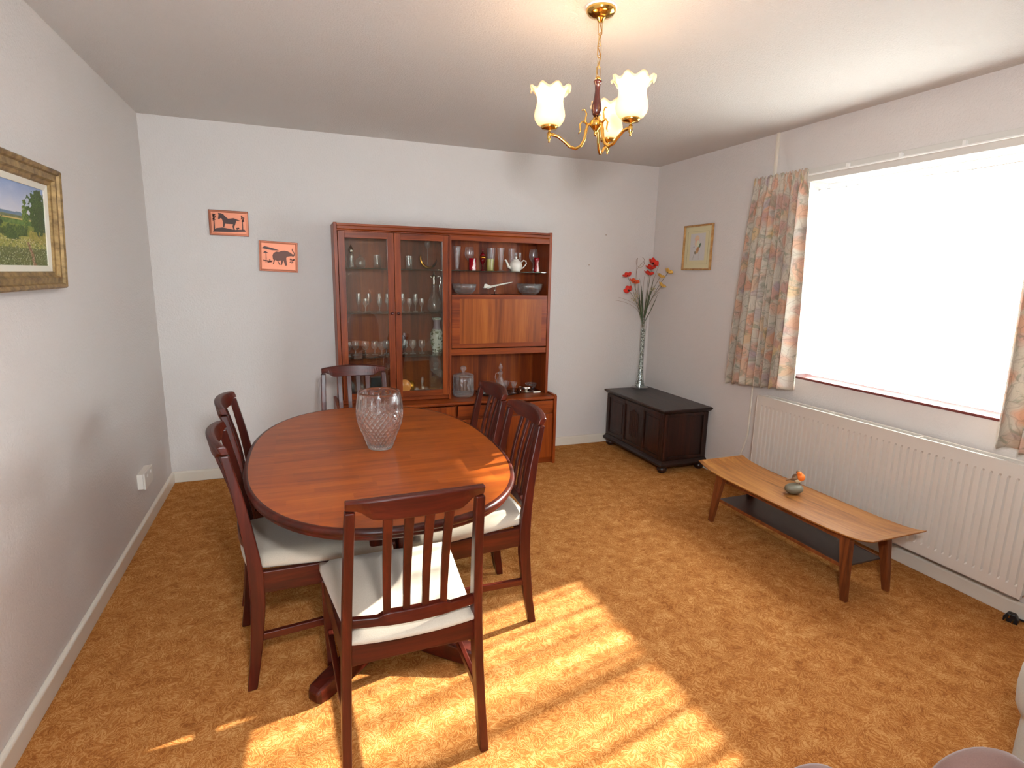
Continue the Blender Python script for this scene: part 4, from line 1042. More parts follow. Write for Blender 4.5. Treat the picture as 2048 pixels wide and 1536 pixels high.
# long front (faces -x): rails, stiles and panels
def stile(y0, y1, z0, z1, p=0.010):
    B(cx0 - p, cx0 + 0.002, y0, y1, z0, z1).build('frame_member', M_CHEST_V, CH, bevel=0.003)
ys = [cy0, cy0 + 0.035, -0.160, -0.138, 0.118, 0.140, cy1 - 0.035, cy1]
for a, b in ((0, 1), (2, 3), (4, 5), (6, 7)): stile(ys[a], ys[b], 0.104, 0.466)
for a, b in ((1, 2), (3, 4), (5, 6)):
    stile(ys[a], ys[b], 0.104, 0.130); stile(ys[a], ys[b], 0.436, 0.466)
lp = MB()
for k in range(5):
    y = -0.010 + (k - 2) * 0.026
    lp.prism([(cx0 - 0.009, y), (cx0 + 0.001, y - 0.009), (cx0 + 0.001, y + 0.009)], 'Z', 0.170 + abs(k - 2) * 0.010, 0.410 - abs(k - 2) * 0.012)
lp.build('linenfold_carving', M_CHEST_V, CH, weld=False)
for y0, y1 in ((ys[1], ys[2]), (ys[5], ys[6])):
    B(cx0 - 0.004, cx0 + 0.002, y0 + 0.022, y1 - 0.022, 0.152, 0.414).build('raised_panel', M_CHEST_V, CH, bevel=0.003)
for x0, x1, z0, z1 in ((cx0, cx0 + 0.035, 0.104, 0.466), (cx1 - 0.045, cx1, 0.104, 0.466), (cx0 + 0.035, cx1 - 0.045, 0.104, 0.128), (cx0 + 0.035, cx1 - 0.045, 0.440, 0.466)):
    B(x0, x1, cy0 - 0.010, cy0 + 0.002, z0, z1).build('frame_member', M_CHEST_V, CH, bevel=0.003)

# ------------------------------------------------------------------ tall vase with silk flowers
FV = empty('tall_glass_vase', (3.700, -0.105, 0.500), 0, 'tall slim trumpet vase filled with clear glass beads on the dark chest', 'vase')
MB().lathe([(0.0, 0.0), (0.070, 0.0), (0.072, 0.008), (0.066, 0.012), (0.0, 0.012)], 32).build('vase_foot', M_GLASS, FV)
tp = [(0.046, 0.012), (0.042, 0.03), (0.034, 0.07), (0.026, 0.14), (0.022, 0.22), (0.021, 0.32), (0.022, 0.42), (0.025, 0.52), (0.030, 0.63)]
MB().lathe(tp, 28, cap=False).build('vase_tube', M_GLASS, FV, weld=False)
MB().lathe([(0.0, 0.013)] + [(r - 0.004, z + 0.001) for r, z in tp[:-1]] + [(0.0, 0.535)], 24, cap=False).build('glass_beads', M_BEADS, FV)
# bouquet, root at the mouth of the vase
MX, MY, MZ = 3.698, -0.105, 0.90
BQ = empty('flower_bouquet', (MX, MY, MZ), 0, 'spray of red poppies, yellow flowers and grasses in the tall vase', 'flowers')
def stemto(p, bend=0.0, r=0.0016, mat=None, start=None):
    p = Vector(p) - Vector((MX, MY, MZ)); s = Vector(start) if start else Vector((random.uniform(-.012, .012), random.uniform(-.010, .010), 0.14))
    mid = Vector((s.x * 1.8, s.y * 1.5, 0.34))
    pts = []
    for i in range(15):
        t = i / 14
        q = s * (1 - t) ** 2 + mid * 2 * t * (1 - t) + p * t * t
        q.x += bend * math.sin(PI * t)
        pts.append(tuple(q))
    MB().tube(pts, r, 5).build('stem', mat or M_STEM, BQ)
def poppy(p, mat, r, tilt, nm='poppy_head'):
    P = Vector(p) - Vector((MX, MY, MZ))
    R = Matrix.Rotation(tilt[0], 3, 'X') @ Matrix.Rotation(tilt[1], 3, 'Y')
    mb = MB()
    for k in range(5):
        a0 = 2 * PI * k / 5; vs = []; fs = []
        for i in range(5):
            for j in range(7):
                u = i / 4; w = -1 + 2 * j / 6
                a = a0 + w * 0.78 * (0.4 + 0.6 * math.sin(PI * min(u + 0.15, 1) * 0.8))
                rr = r * (0.12 + 0.88 * u) * (1 - 0.16 * w * w * u)
                z = r * (0.55 * u ** 1.5 + 0.10 * math.sin(3 * w + k) * u + 0.05 * (k % 2))
                vs.append(tuple(P + R @ Vector((rr * math.cos(a), rr * math.sin(a), z))))
        for i in range(4):
            for j in range(6):
                q = i * 7 + j; fs.append((q, q + 1, q + 8, q + 7))
        mb.add(vs, fs, True)
    hd = mb.build(nm, mat, BQ, weld=False, solid=0.0008)
    MB().ell(tuple(P + R @ Vector((0, 0, r * 0.16))), (r * 0.2,) * 3, 10, 6).build('flower_centre', M_FLCENTRE, hd)
FL = [((3.722, -0.150, 1.583), M_REDFL, 0.042, (0.75, 0.1)), ((3.706, -0.150, 1.540), M_REDFL, 0.040, (0.25, -0.1)), ((3.683, -0.160, 1.492), M_REDFL, 0.040, (0.20, 0.1)),
      ((3.490, -0.140, 1.475), M_REDFL, 0.034, (0.2, -0.5)), ((3.552, -0.145, 1.420), M_ORFL, 0.040, (0.35, 0.1)), ((3.506, -0.145, 1.357), M_REDFL, 0.034, (0.5, -0.9)),
      ((3.752, -0.330, 1.512), M_YELFL, 0.036, (0.15, 0.5)), ((3.679, -0.330, 1.476), M_YELFL, 0.032, (0.3, 0.3)), ((3.696, -0.330, 1.400), M_YELFL, 0.034, (0.4, 0.4))]
for p, m_, r_, tl in FL:
    poppy(p, m_, r_ * 1.15, tl); stemto(p, bend=(MX - p[0]) * -0.10)
# curly dry twig
pts = [(-0.01, 0, 0.14), (-0.06, 0.0, 0.32), (-0.108, -0.01, 0.45), (-0.112, -0.01, 0.60), (-0.110, -0.012, 0.66)]
for i in range(14):
    a = math.radians(-60 + 25 * i + 180); pts.append((-0.110 + 0.002 * i + 0.035 * math.cos(a) + 0.02, -0.012, 0.695 + 0.042 * math.sin(a)))
MB().tube(pts, 0.0014, 5).build('curly_twig', M_TWIG, BQ)
MB().tube([(-0.01, 0, 0.14), (-0.06, 0, 0.32), (-0.11, -0.01, 0.63), (-0.075, -0.012, 0.675), (-0.045, -0.012, 0.705), (-0.040, -0.012, 0.69)], 0.0014, 5).build('curly_twig', M_TWIG, BQ)
def blade(p, w, bend):
    p = Vector(p) - Vector((MX, MY, MZ)); vs = []; fs = []
    for i in range(13):
        t = i / 12; q = p * t + Vector((0, 0, 0.15 * (1 - t))); q.x += bend * math.sin(PI * t) - 0.01 * (1 - t)
        ww = w * math.sin(PI * (0.15 + 0.85 * t)) ** 0.7 if t < 1 else 0.0004
        vs += [(q.x - ww, q.y, q.z), (q.x, q.y - ww * 0.4, q.z), (q.x + ww, q.y, q.z)]
    for i in range(12):
        for k in range(2):
            a = 3 * i + k; fs.append((a, a + 1, a + 4, a + 3))
    MB().add(vs, fs, True).build('leaf_blade', M_GREEN, BQ, solid=0.0006)
for p, w, b in (((3.605, -0.13, 1.43), 0.006, -0.005), ((3.625, -0.15, 1.40), 0.007, 0.0), ((3.735, -0.16, 1.47), 0.005, 0.006), ((3.715, -0.15, 1.38), 0.006, 0.004), ((3.655, -0.12, 1.36), 0.006, 0.0), ((3.690, -0.16, 1.42), 0.004, 0.0), ((3.745, -0.22, 1.33), 0.004, 0.006)):
    blade(p, w, b)
def seedhead(p):
    P = Vector(p) - Vector((MX, MY, MZ)); mb = MB()
    for i in range(26):
        d = Vector((random.gauss(0, 1), random.gauss(0, 1), random.gauss(0, 0.8))).normalized() * random.uniform(0.010, 0.034)
        q = P + d; mb.ell(tuple(q), (0.0032,) * 3, 6, 4); mb.tube([tuple(P), tuple(q)], 0.0005, 3)
    mb.build('seed_head', M_PALEFL, BQ, weld=False)
for p in ((3.560, -0.14, 1.283), (3.590, -0.13, 1.310), (3.742, -0.15, 1.375)): seedhead(p); stemto(p)
for p in ((3.385, -0.14, 1.276), (3.420, -0.13, 1.300), (3.795, -0.17, 1.35), (3.800, -0.20, 1.40), (3.775, -0.17, 1.580), (3.620, -0.12, 1.46), (3.660, -0.13, 1.48)): stemto(p, r=0.0011, mat=M_TWIG)

# ------------------------------------------------------------------ coffee table + robin
CT = empty('coffee_table', (3.332, -2.172, 0), 0, 'long low teak coffee table with upturned ends and a dark under shelf', 'coffee table')
n = 40; vs = []; fs = []
L2 = 0.575
for i in range(n + 1):
    t = -1 + 2 * i / n; y = t * L2
    lift = 0.022 * abs(t) ** 4 + 0.012 * abs(t) ** 14
    hw = 0.185 - 0.010 * abs(t) ** 3
    z = 0.325 + lift
    th = 0.013 - 0.006 * abs(t) ** 6
    vs += [(-hw, y, z), (hw, y, z), (hw, y, z - th * 0.5), (hw - 0.010, y, z - th), (-hw + 0.010, y, z - th), (-hw, y, z - th * 0.5)]
for i in range(n):
    for k in range(6):
        l = (k + 1) % 6; fs.append((6 * i + k, 6 * i + l, 6 * (i + 1) + l, 6 * (i + 1) + k))
fs.append(tuple(range(6))); fs.append(tuple(6 * n + k for k in range(6)))
MB().add(vs, fs).build('table_top', M_COFFEE, CT, bevel=0.002)
for sx in (-1, 1):
    B(sx * 0.125 - 0.008, sx * 0.125 + 0.008, -0.42, 0.42, 0.276, 0.312).build('side_rail', M_COFFEE_LEG, CT, bevel=0.002)
    for sy in (-1, 1):
        MB().beam([(sx * 0.140, sy * 0.458, 0.0), (sx * 0.134, sy * 0.440, 0.14), (sx * 0.126, sy * 0.420, 0.29), (sx * 0.124, sy * 0.40, 0.313)], [0.011, 0.016, 0.018, 0.019], [0.015, 0.019, 0.026, 0.050]).build('leg', M_COFFEE_LEG, CT, bevel=0.003)
for sy in (-1, 1): B(-0.125, 0.125, sy * 0.40 - 0.010, sy * 0.40 + 0.010, 0.280, 0.312).build('end_rail', M_COFFEE_LEG, CT)
B(-0.125, 0.125, -0.425, 0.425, 0.150, 0.158).build('under_shelf', M_SHELF, CT, bevel=0.001)
for sx in (-1, 1): B(sx * 0.125 - 0.004, sx * 0.125 + 0.004, -0.425, 0.425, 0.144, 0.160).build('shelf_lipping', M_COFFEE_LEG, CT)

RB = empty('robin_ornament', (3.352, -2.145, 0.325), math.radians(-20.8), 'small robin figure on a grey stone standing on the coffee table', 'ornament')
MB().ell((0, 0, 0.030), (0.050, 0.036, 0.030), 28, 16).build('stone', M_STONE, RB)
MB().ell((0.018, 0.002, 0.082), (0.021, 0.019, 0.020), 18, 12).build('bird_body', M_BIRD_WHITE, RB)
MB().ell((0.027, -0.004, 0.096), (0.0235, 0.021, 0.0225), 20, 14).ell((0.017, -0.005, 0.117), (0.0145, 0.0140, 0.0125), 16, 12).build('orange_breast', M_BIRD_ORANGE, RB)
MB().ell((0.018, 0.002, 0.1225), (0.0150, 0.0140, 0.0105), 16, 10).build('brown_crown', M_BIRD_BROWN, RB)
MB().ell((0.004, 0.004, 0.094), (0.017, 0.018, 0.017), 16, 10).tube([(0.006, -0.008, 0.096), (-0.012, -0.004, 0.086), (-0.024, 0.0, 0.080)], [0.012, 0.009, 0.003], 10).build('wing', M_BIRD_BROWN, RB)
MB().tube([(-0.008, 0.002, 0.086), (-0.030, 0.004, 0.080), (-0.048, 0.004, 0.075)], [0.007, 0.0045, 0.003], 8).build('tail', M_BIRD_BROWN, RB)
MB().tube([(0.006, -0.007, 0.120), (-0.006, -0.010, 0.121)], [0.003, 0.0005], 8).build('beak', M_BLACKPLASTIC, RB)
for q in (0.012, 0.024): MB().tube([(q, -0.004, 0.070), (q - 0.002, -0.008, 0.054)], 0.0014, 6).build('leg', M_BLACKPLASTIC, RB)
MB().ell((0.010, -0.0175, 0.1195), (0.0020,) * 3, 8, 6).build('eye', M_BLACK, RB)

# ------------------------------------------------------------------ pictures
def picframe(name, root, w, h, fw, prof, mat):
    """mitred frame around the w x h rectangle in the local x(width)/z(height) plane, facing -y; prof = [(inset from outer edge, depth)]"""
    secs = []
    cs = [(0, 0), (w, 0), (w, h), (0, h)]; sg = [(1, 1), (-1, 1), (-1, -1), (1, -1)]
    mb = MB()
    for (x, z), (a, b) in zip(cs, sg):
        secs.append([(x + a * o_, -d, z + b * o_) for o_, d in prof])
    mb.loft(secs, closed=True, cap=False)
    return mb.build(name, mat, root, weld=False)
def painted(name, root, mat, w, h, nx, nz, fn, x0=0, z0=0, y=-0.01):
    vs = []; fs = []; cols = []
    for j in range(nz + 1):
        for i in range(nx + 1):
            vs.append((x0 + w * i / nx, y, z0 + h * j / nz)); cols.append(lin(fn(i / nx, j / nz)))
    for j in range(nz):
        for i in range(nx):
            a = j * (nx + 1) + i; fs.append((a, a + 1, a + nx + 2, a + nx + 1))
    me = bpy.data.meshes.new(name); me.from_pydata(vs, [], fs)
    ca = me.color_attributes.new(name='Col', type='FLOAT_COLOR', domain='POINT')
    for i, c in enumerate(cols): ca.data[i].color = c
    me.materials.append(mat)
    o = bpy.data.objects.new(name, me); COL.objects.link(o); o.parent = root
    return o
def mixc(a, b, t):
    t = max(0, min(1, t)); return [a[k] * (1 - t) + b[k] * t for k in range(3)]
def nz_(x, y, s, seed=0):
    return mnoise.fractal(Vector((x * s, y * s, seed)), 1.0, 2.0, 4)
def landscape(u, v):
    # u: 0 left edge out of frame .. 1 right, v: 0 bottom .. 1 top
    n1 = nz_(u, v, 6, 1); n2 = nz_(u, v, 22, 2); n3 = nz_(u, v, 60, 3)
    if v > 0.60:
        c = mixc((196, 196, 206), (128, 148, 186), (v - 0.62) / 0.36 + 0.25 * n1)
        c = mixc(c, (212, 206, 204), max(0, n1 + 0.25) * (1.2 - v))
    else: c = (100, 126, 150)
    if v < 0.64 + 0.01 * n1: c = mixc((92, 118, 146), (112, 132, 140), n2 + 0.5)
    if v < 0.605: c = mixc((118, 122, 90), (96, 110, 74), n2 + 0.5)
    if v < 0.575 and v > 0.555: c = (190, 164, 98)
    if v < 0.555: c = mixc((106, 132, 62), (74, 104, 48), n2 + 0.5)
    if v < 0.50: c = mixc((150, 148, 62), (102, 118, 44), 0.5 + n2)
    if v < 0.44 + 0.03 * n1 and u < 0.72: c = mixc((74, 92, 40), (52, 70, 30), 0.5 + n2)
    if v < 0.36 + 0.02 * n1: c = mixc((158, 152, 76), (112, 124, 54), (0.36 - v) * 3 + n2)
    if v < 0.22: c = mixc((112, 110, 54), (76, 94, 44), 0.5 + n3)
    if u > 0.74 and v < 0.50 - 0.5 * (0.9 - u) and v > 0.28: c = mixc((164, 146, 76), (128, 126, 52), 0.5 + n2)
    if v < 0.30 and abs(u - (0.80 - 0.25 * v + 0.02 * n1)) < 0.012 + 0.05 * (0.3 - v): c = (142, 104, 76)
    if v < 0.34 and n3 > 0.36: c = mixc(c, (206, 200, 176), 0.7)
    if v < 0.34 and n3 < -0.42: c = mixc(c, (44, 48, 28), 0.7)
    def blob(cx, cz, rx, rz, ca, cb):
        nonlocal c
        d = ((u - cx) / rx) ** 2 + ((v - cz) / rz) ** 2 + 0.9 * n2
        if d < 1: c = mixc(ca, cb, 0.5 + n3 * 1.2 + (u - cx) / rx * 0.3)
    blob(0.705, 0.62, 0.045, 0.17, (112, 134, 52), (58, 84, 34))
    blob(0.92, 0.74, 0.17, 0.23, (74, 104, 42), (34, 56, 26))
    blob(0.90, 0.56, 0.12, 0.16, (66, 92, 38), (38, 58, 28))
    blob(0.52, 0.40, 0.13, 0.09, (78, 98, 40), (48, 70, 30)); blob(0.62, 0.43, 0.10, 0.06, (92, 112, 46), (54, 74, 32))
    blob(0.30, 0.50, 0.10, 0.10, (70, 94, 40), (44, 66, 30))
    return c
PF = empty('landscape_painting', (0.006, -2.352, 1.385), PI / 2, 'gilt framed oil painting of fields and trees on the left wall', 'painting')
PF.rotation_euler = (math.radians(3.0), 0, PI / 2)
PW, PH = 0.700, 0.425
picframe('gilt_frame', PF, PW, PH, 0.07, [(0, 0.004), (0.0, 0.040), (0.006, 0.046), (0.016, 0.042), (0.020, 0.034), (0.040, 0.036), (0.046, 0.026), (0.056, 0.024), (0.062, 0.016), (0.062, 0.004)], M_FRAME)
picframe('cream_slip', PF, PW - 0.120, PH - 0.120, 0.02, [(0, 0.004), (0, 0.018), (0.020, 0.014), (0.020, 0.004)], M_SLIP).location = (0.060, 0, 0.060)
painted('canvas', PF, M_PAINT, PW - 0.156, PH - 0.156, 190, 120, landscape, 0.078, 0.078, -0.0105)
B(0.01, PW - 0.01, 0, -0.005, 0.01, PH - 0.01).build('backing_board', M_FRAME, PF)

def birdprint(u, v):
    c = (198, 194, 192)
    def el(cx, cz, rx, rz, col, rot=0.0):
        nonlocal c
        x, y = u - cx, v - cz; xr = x * math.cos(rot) + y * math.sin(rot); yr = -x * math.sin(rot) + y * math.cos(rot)
        if (xr / rx) ** 2 + (yr / rz) ** 2 < 1 + 0.3 * nz_(u, v, 20): c = col
    el(0.44, 0.80, 0.16, 0.13, (214, 184, 150)); el(0.46, 0.70, 0.15, 0.10, (218, 172, 150)); el(0.40, 0.62, 0.10, 0.10, (216, 188, 160))
    el(0.52, 0.60, 0.10, 0.14, (206, 206, 182)); el(0.66, 0.55, 0.05, 0.10, (86, 108, 84), -0.5); el(0.60, 0.48, 0.07, 0.03, (92, 110, 82))
    el(0.50, 0.36, 0.13, 0.10, (190, 150, 106), 0.6); el(0.54, 0.42, 0.08, 0.08, (176, 126, 84)); el(0.36, 0.28, 0.05, 0.06, (128, 118, 96), 0.6)
    el(0.26, 0.12, 0.012, 0.12, (142, 136, 124), -0.3); el(0.60, 0.2, 0.008, 0.2, (176, 160, 148), 0.1); el(0.26, 0.50, 0.03, 0.02, (110, 96, 88))
    return c
PR = empty('botanical_print', (W - 0.002, -0.430, 1.535), -PI / 2, 'small gilt framed watercolour print on the right wall near the corner', 'picture')
QW, QH = 0.335, 0.345
picframe('slim_frame', PR, QW, QH, 0.012, [(0, 0.002), (0, 0.020), (0.004, 0.023), (0.010, 0.020), (0.013, 0.012), (0.013, 0.002)], M_FRAME2)
B(0.010, QW - 0.010, -0.002, -0.008, 0.010, QH - 0.010).build('mount', M_MOUNT, PR)
def lineframe(nm, x0, x1, z0, z1, t, y, m):
    mb = MB(); mb.box(x0, x1, y, y + 0.001, z0, z0 + t); mb.box(x0, x1, y, y + 0.001, z1 - t, z1); mb.box(x0, x0 + t, y, y + 0.001, z0 + t, z1 - t); mb.box(x1 - t, x1, y, y + 0.001, z0 + t, z1 - t)
    mb.build(nm, m, PR, weld=False)
lineframe('ruled_line', 0.045, QW - 0.045, 0.045, QH - 0.050, 0.0015, -0.0092, plain('mount_rule', (160, 150, 120), 0.8))
painted('print_sheet', PR, M_PRINT, QW - 0.160, QH - 0.140, 60, 70, birdprint, 0.080, 0.075, -0.0095)

def plaque(name, loc, w, h, label, tilt, polys):
    r = empty(name, loc, 0, label, 'picture', 'copper relief plaques on the back wall'); r.rotation_euler = (0, tilt, 0)
    B(0, w, 0, -0.008, 0, h).build('plaque_back', M_COPPER_FRAME, r, bevel=0.002)
    mb = MB()
    t = 0.010
    mb.loft([[(x0, y, z0), (x1, y, z0), (x1, y, z1), (x0, y, z1)] for x0, x1, z0, z1, y in ((t * .5, w - t * .5, t * .5, h - t * .5, -0.008), (t * .5, w - t * .5, t * .5, h - t * .5, -0.011), (t * 1.6, w - t * 1.6, t * 1.6, h - t * 1.6, -0.0135))])
    mb.build('copper_sheet', M_COPPER, r)
    for nm, m_, ps in polys:
        q = MB()
        for pl in ps:
            pts = [(u * w, v * h) for u, v in pl]
            q.prism(pts, 'Y', -0.0130, -0.0175)
        q.build(nm, m_, r, weld=False, bevel=0.0006, seg=1)
    return r
def cv(pts, x0, y0, sx, sy, kx, ky):
    out = []
    for x, y in pts:
        u = (x - x0 - (y - y0) * kx) / sx; v = 1 - (y - y0 - (x - x0) * ky) / sy
        out.append((u, v))
    return out
Z = lambda p: cv(p, 150, 165, 735, 480, 0.05, 0.068)
EL = lambda p: cv(p, 1070, 738, 740, 555, 0.02, 0.077)
zebra = Z([(335, 235), (345, 275), (335, 345), (355, 362), (378, 335), (400, 342), (425, 400), (425, 500), (450, 505), (465, 440), (540, 447), (610, 452), (600, 500), (622, 560), (645, 560), (632, 505), (655, 450), (672, 385), (735, 396), (738, 386), (665, 358), (620, 338), (560, 346), (520, 350), (470, 308), (430, 262), (390, 243), (352, 240)])
rnd = random.Random(3)
def foliage(cx, cy, rx, ry, n, f):
    ps = []
    for i in range(n):
        x = cx + rnd.uniform(-rx, rx); y = cy + rnd.uniform(-ry, ry); s = rnd.uniform(10, 22)
        ps.append(f([(x + s * math.cos(a) * rnd.uniform(.6, 1.1), y + s * 0.6 * math.sin(a)) for a in [2 * PI * k / 6 for k in range(6)]]))
    return ps
zt1 = [Z([(252, 330), (266, 330), (280, 570), (250, 570)])] + foliage(258, 310, 22, 60, 22, Z)
zt2 = [Z([(780, 380), (794, 380), (804, 570), (780, 570)])] + foliage(788, 350, 24, 60, 22, Z)
zt3 = [Z([(300, 520), (420, 510), (640, 560), (830, 560), (850, 600), (560, 600), (230, 585)])] + foliage(700, 550, 34, 30, 8, Z)
plaque('zebra_plaque', (0.352, -0.001, 1.686), 0.238, 0.164, 'copper relief plaque of a zebra, the upper left of the two', 0.01, [('zebra_relief', M_BRONZE, [zebra]), ('tree_relief', M_BRONZE, zt1), ('tree_relief', M_BRONZE, zt2), ('ground_relief', M_BRONZE, zt3)])
eleph = EL([(1330, 1020), (1350, 975), (1400, 950), (1450, 958), (1500, 942), (1560, 938), (1620, 950), (1680, 980), (1725, 1015), (1742, 1000), (1730, 975), (1702, 950), (1698, 905), (1712, 900), (1728, 950), (1758, 990), (1756, 1030), (1730, 1052), (1690, 1040), (1640, 1045), (1602, 1050), (1592, 1080), (1602, 1150), (1612, 1210), (1572, 1215), (1552, 1150), (1540, 1110), (1510, 1200), (1488, 1200), (1500, 1112), (1450, 1115), (1440, 1130), (1482, 1190), (1462, 1202), (1420, 1120), (1380, 1100), (1352, 1180), (1335, 1180), (1352, 1110), (1335, 1070)])
et = [EL([(1202, 975), (1215, 975), (1220, 1090), (1203, 1090)]), EL([(1120, 880), (1180, 845), (1330, 885), (1460, 930), (1330, 925), (1200, 900)]), EL([(1150, 965), (1190, 935), (1260, 975), (1200, 972)])]
et2 = foliage(1240, 1120, 80, 24, 26, EL); et3 = foliage(1705, 1130, 40, 40, 20, EL)
plaque('elephant_plaque', (0.640, -0.001, 1.460), 0.247, 0.205, 'copper relief plaque of an elephant with raised trunk, the lower right of the two', 0.035,
       [('elephant_relief', M_BRONZE_L, [eleph]), ('tree_relief', M_BRONZE, [et[0], et[2]]), ('cloud_relief', M_BRONZE, [et[1]]), ('bush_relief', M_BRONZE_L, et2), ('bush_relief', M_BRONZE, et3)])

# nail marks left on the back wall
for x, z in ((3.192, 1.564), (3.341, 1.816)):
    MB().ell((0, 0, 0), (0.004, 0.003, 0.004), 8, 6).build('wall_nail', M_TWIG, loc=(x, -0.001, z), label='small nail in the back wall, %s' % ('lower left of two' if z < 1.7 else 'upper right of two'), cat='nail')

# ------------------------------------------------------------------ pendant light
PL = empty('pendant_light', (1.921, -2.351, H), 0, 'three armed brass pendant light with frilled glass shades hanging from the ceiling', 'lamp')
MB().lathe([(0.0, 0.0), (0.056, 0.0), (0.056, -0.006), (0.0, -0.006)], 32).build('ceiling_pad', M_WHITE, PL)
MB().lathe([(0.052, -0.006), (0.053, -0.014), (0.044, -0.026), (0.024, -0.034), (0.014, -0.038), (0.010, -0.048), (0.0, -0.050)], 32).build('ceiling_rose', M_BRASS, PL)
zt_, zb_ = -0.050, -0.232
nl = 5
for k in range(nl):
    zc = zt_ + (zb_ - zt_) * (k + 0.5) / nl; hh = 0.0225
    loop = []
    for i in range(16):
        a = 2 * PI * i / 16; x = 0.0075 * math.cos(a); z = (hh - 0.006) * (1 if math.sin(a) > 0 else -1) + 0.006 * math.sin(a)
        loop.append((x, 0, zc + z) if k % 2 == 0 else (0, x, zc + z))
    MB().tube(loop, 0.0013, 6, closed=True).build('chain_link', M_CHAIN, PL)
MB().tube([(0.004 * math.sin(0.9 * i), 0.004 * math.cos(1.1 * i), zt_ + (zb_ - zt_) * i / 14) for i in range(15)], 0.0018, 6).build('flex', M_CHAIN, PL)
MB().lathe([(0.0, -0.226), (0.008, -0.228), (0.011, -0.236), (0.0, -0.240)], 20).build('cord_grip', M_BRASS, PL)
MB().lathe([(0.0, -0.238), (0.013, -0.238), (0.016, -0.242), (0.013, -0.248), (0.010, -0.254), (0.009, -0.275), (0.012, -0.300), (0.018, -0.325), (0.019, -0.340), (0.016, -0.352), (0.010, -0.358), (0.0, -0.360)], 28).build('turned_column', M_DARKWOOD, PL)
MB().lathe([(0.0, -0.356), (0.010, -0.358), (0.013, -0.368), (0.019, -0.374), (0.023, -0.378), (0.023, -0.392), (0.020, -0.396), (0.012, -0.404), (0.006, -0.412), (0.005, -0.418), (0.007, -0.423), (0.0, -0.430)], 28).build('hub', M_BRASS, PL)
g = G('frosted_lamp_shade')
zc = g.sep(g.coord())[2]
tr = g.n('BsdfTranslucent', Color=lin((255, 236, 206))).outputs[0]
df = g.pbr(Base__Color=lin((250, 226, 190)), Roughness=0.25)
em = g.n('Emission', Color=(1.0, 0.74, 0.42, 1), Strength=0.05).outputs[0]
ad = g.n('AddShader'); g.t.links.new(g.mixs(0.25, df, tr), ad.inputs[0]); g.t.links.new(em, ad.inputs[1])
M_SHADE = g.done(ad.outputs[0])
g = G('lit_bulb'); M_BULB = g.done(g.n('Emission', Color=(1.0, 0.72, 0.42, 1), Strength=3.0).outputs[0])
AR = 0.172
for k, deg in enumerate((45, 165, 285)):
    a = math.radians(deg); ca, sa = math.cos(a), math.sin(a)
    arm = [(0.018, -0.385), (0.030, -0.390), (0.036, -0.410), (0.040, -0.440), (0.052, -0.463), (0.072, -0.474), (0.094, -0.468), (0.116, -0.450), (0.140, -0.434), (0.160, -0.430), (AR, -0.430)]
    ao = MB().tube([(r * ca, r * sa, z) for r, z in arm], 0.0055, 10).build('arm', M_BRASS, PL)
    sc1 = [(0.032, -0.392), (0.040, -0.376), (0.036, -0.352), (0.044, -0.338), (0.054, -0.342)]
    sc2 = [(0.034, -0.386), (0.050, -0.378), (0.060, -0.390), (0.056, -0.412), (0.064, -0.422)]
    MB().tube([(r * ca, r * sa, z) for r, z in sc1], [0.004, 0.0035, 0.003, 0.003, 0.0025], 8).tube([(r * ca, r * sa, z) for r, z in sc2], [0.004, 0.003, 0.003, 0.003, 0.002], 8).build('scroll', M_BRASS, ao, weld=False)
    at = (AR * ca, AR * sa, 0)
    MB().lathe([(0.0, -0.458), (0.004, -0.456), (0.003, -0.450), (0.007, -0.444), (0.007, -0.424), (0.004, -0.420), (0.004, -0.414), (0.026, -0.412), (0.031, -0.405), (0.030, -0.395), (0.0, -0.398)], 24, at=at).build('cup', M_BRASS, ao)
    def frill(a_, z, i):
        t = max(0, (z + 0.310) / 0.020)
        return 0.0045 * math.cos(8 * a_) * min(1, t)
    vs = []; fs = []
    prof = [(0.024, -0.402), (0.042, -0.396), (0.052, -0.382), (0.056, -0.366), (0.054, -0.350), (0.049, -0.334), (0.0465, -0.318), (0.048, -0.302), (0.053, -0.288), (0.060, -0.278), (0.068, -0.274), (0.073, -0.281)]
    n = 128
    for i, (r, z) in enumerate(prof):
        w = max(0, (i - 8) / 3)
        for q in range(n):
            b = 2 * PI * q / n
            rr = r + w * 0.0050 * math.cos(8 * b); zz = z + w * 0.0100 * math.cos(8 * b + 0.6)
            vs.append((at[0] + rr * math.cos(b), at[1] + rr * math.sin(b), zz))
    for i in range(len(prof) - 1):
        for q in range(n):
            l = (q + 1) % n; fs.append((i * n + q, i * n + l, (i + 1) * n + l, (i + 1) * n + q))
    MB().add(vs, fs, True).build('glass_shade', M_SHADE, ao, weld=False)
    MB().lathe([(0.008, -0.398), (0.009, -0.380), (0.016, -0.362), (0.018, -0.350), (0.012, -0.334), (0.0, -0.328)], 16, at=at).build('bulb', M_BULB, ao)
    ld = bpy.data.lights.new('bulb_light', 'POINT'); ld.energy = 0.95; ld.color = (1.0, 0.70, 0.42); ld.shadow_soft_size = 0.02
    lo = bpy.data.objects.new('bulb_light', ld); COL.objects.link(lo); lo.parent = PL; lo.location = (at[0], at[1], -0.284)

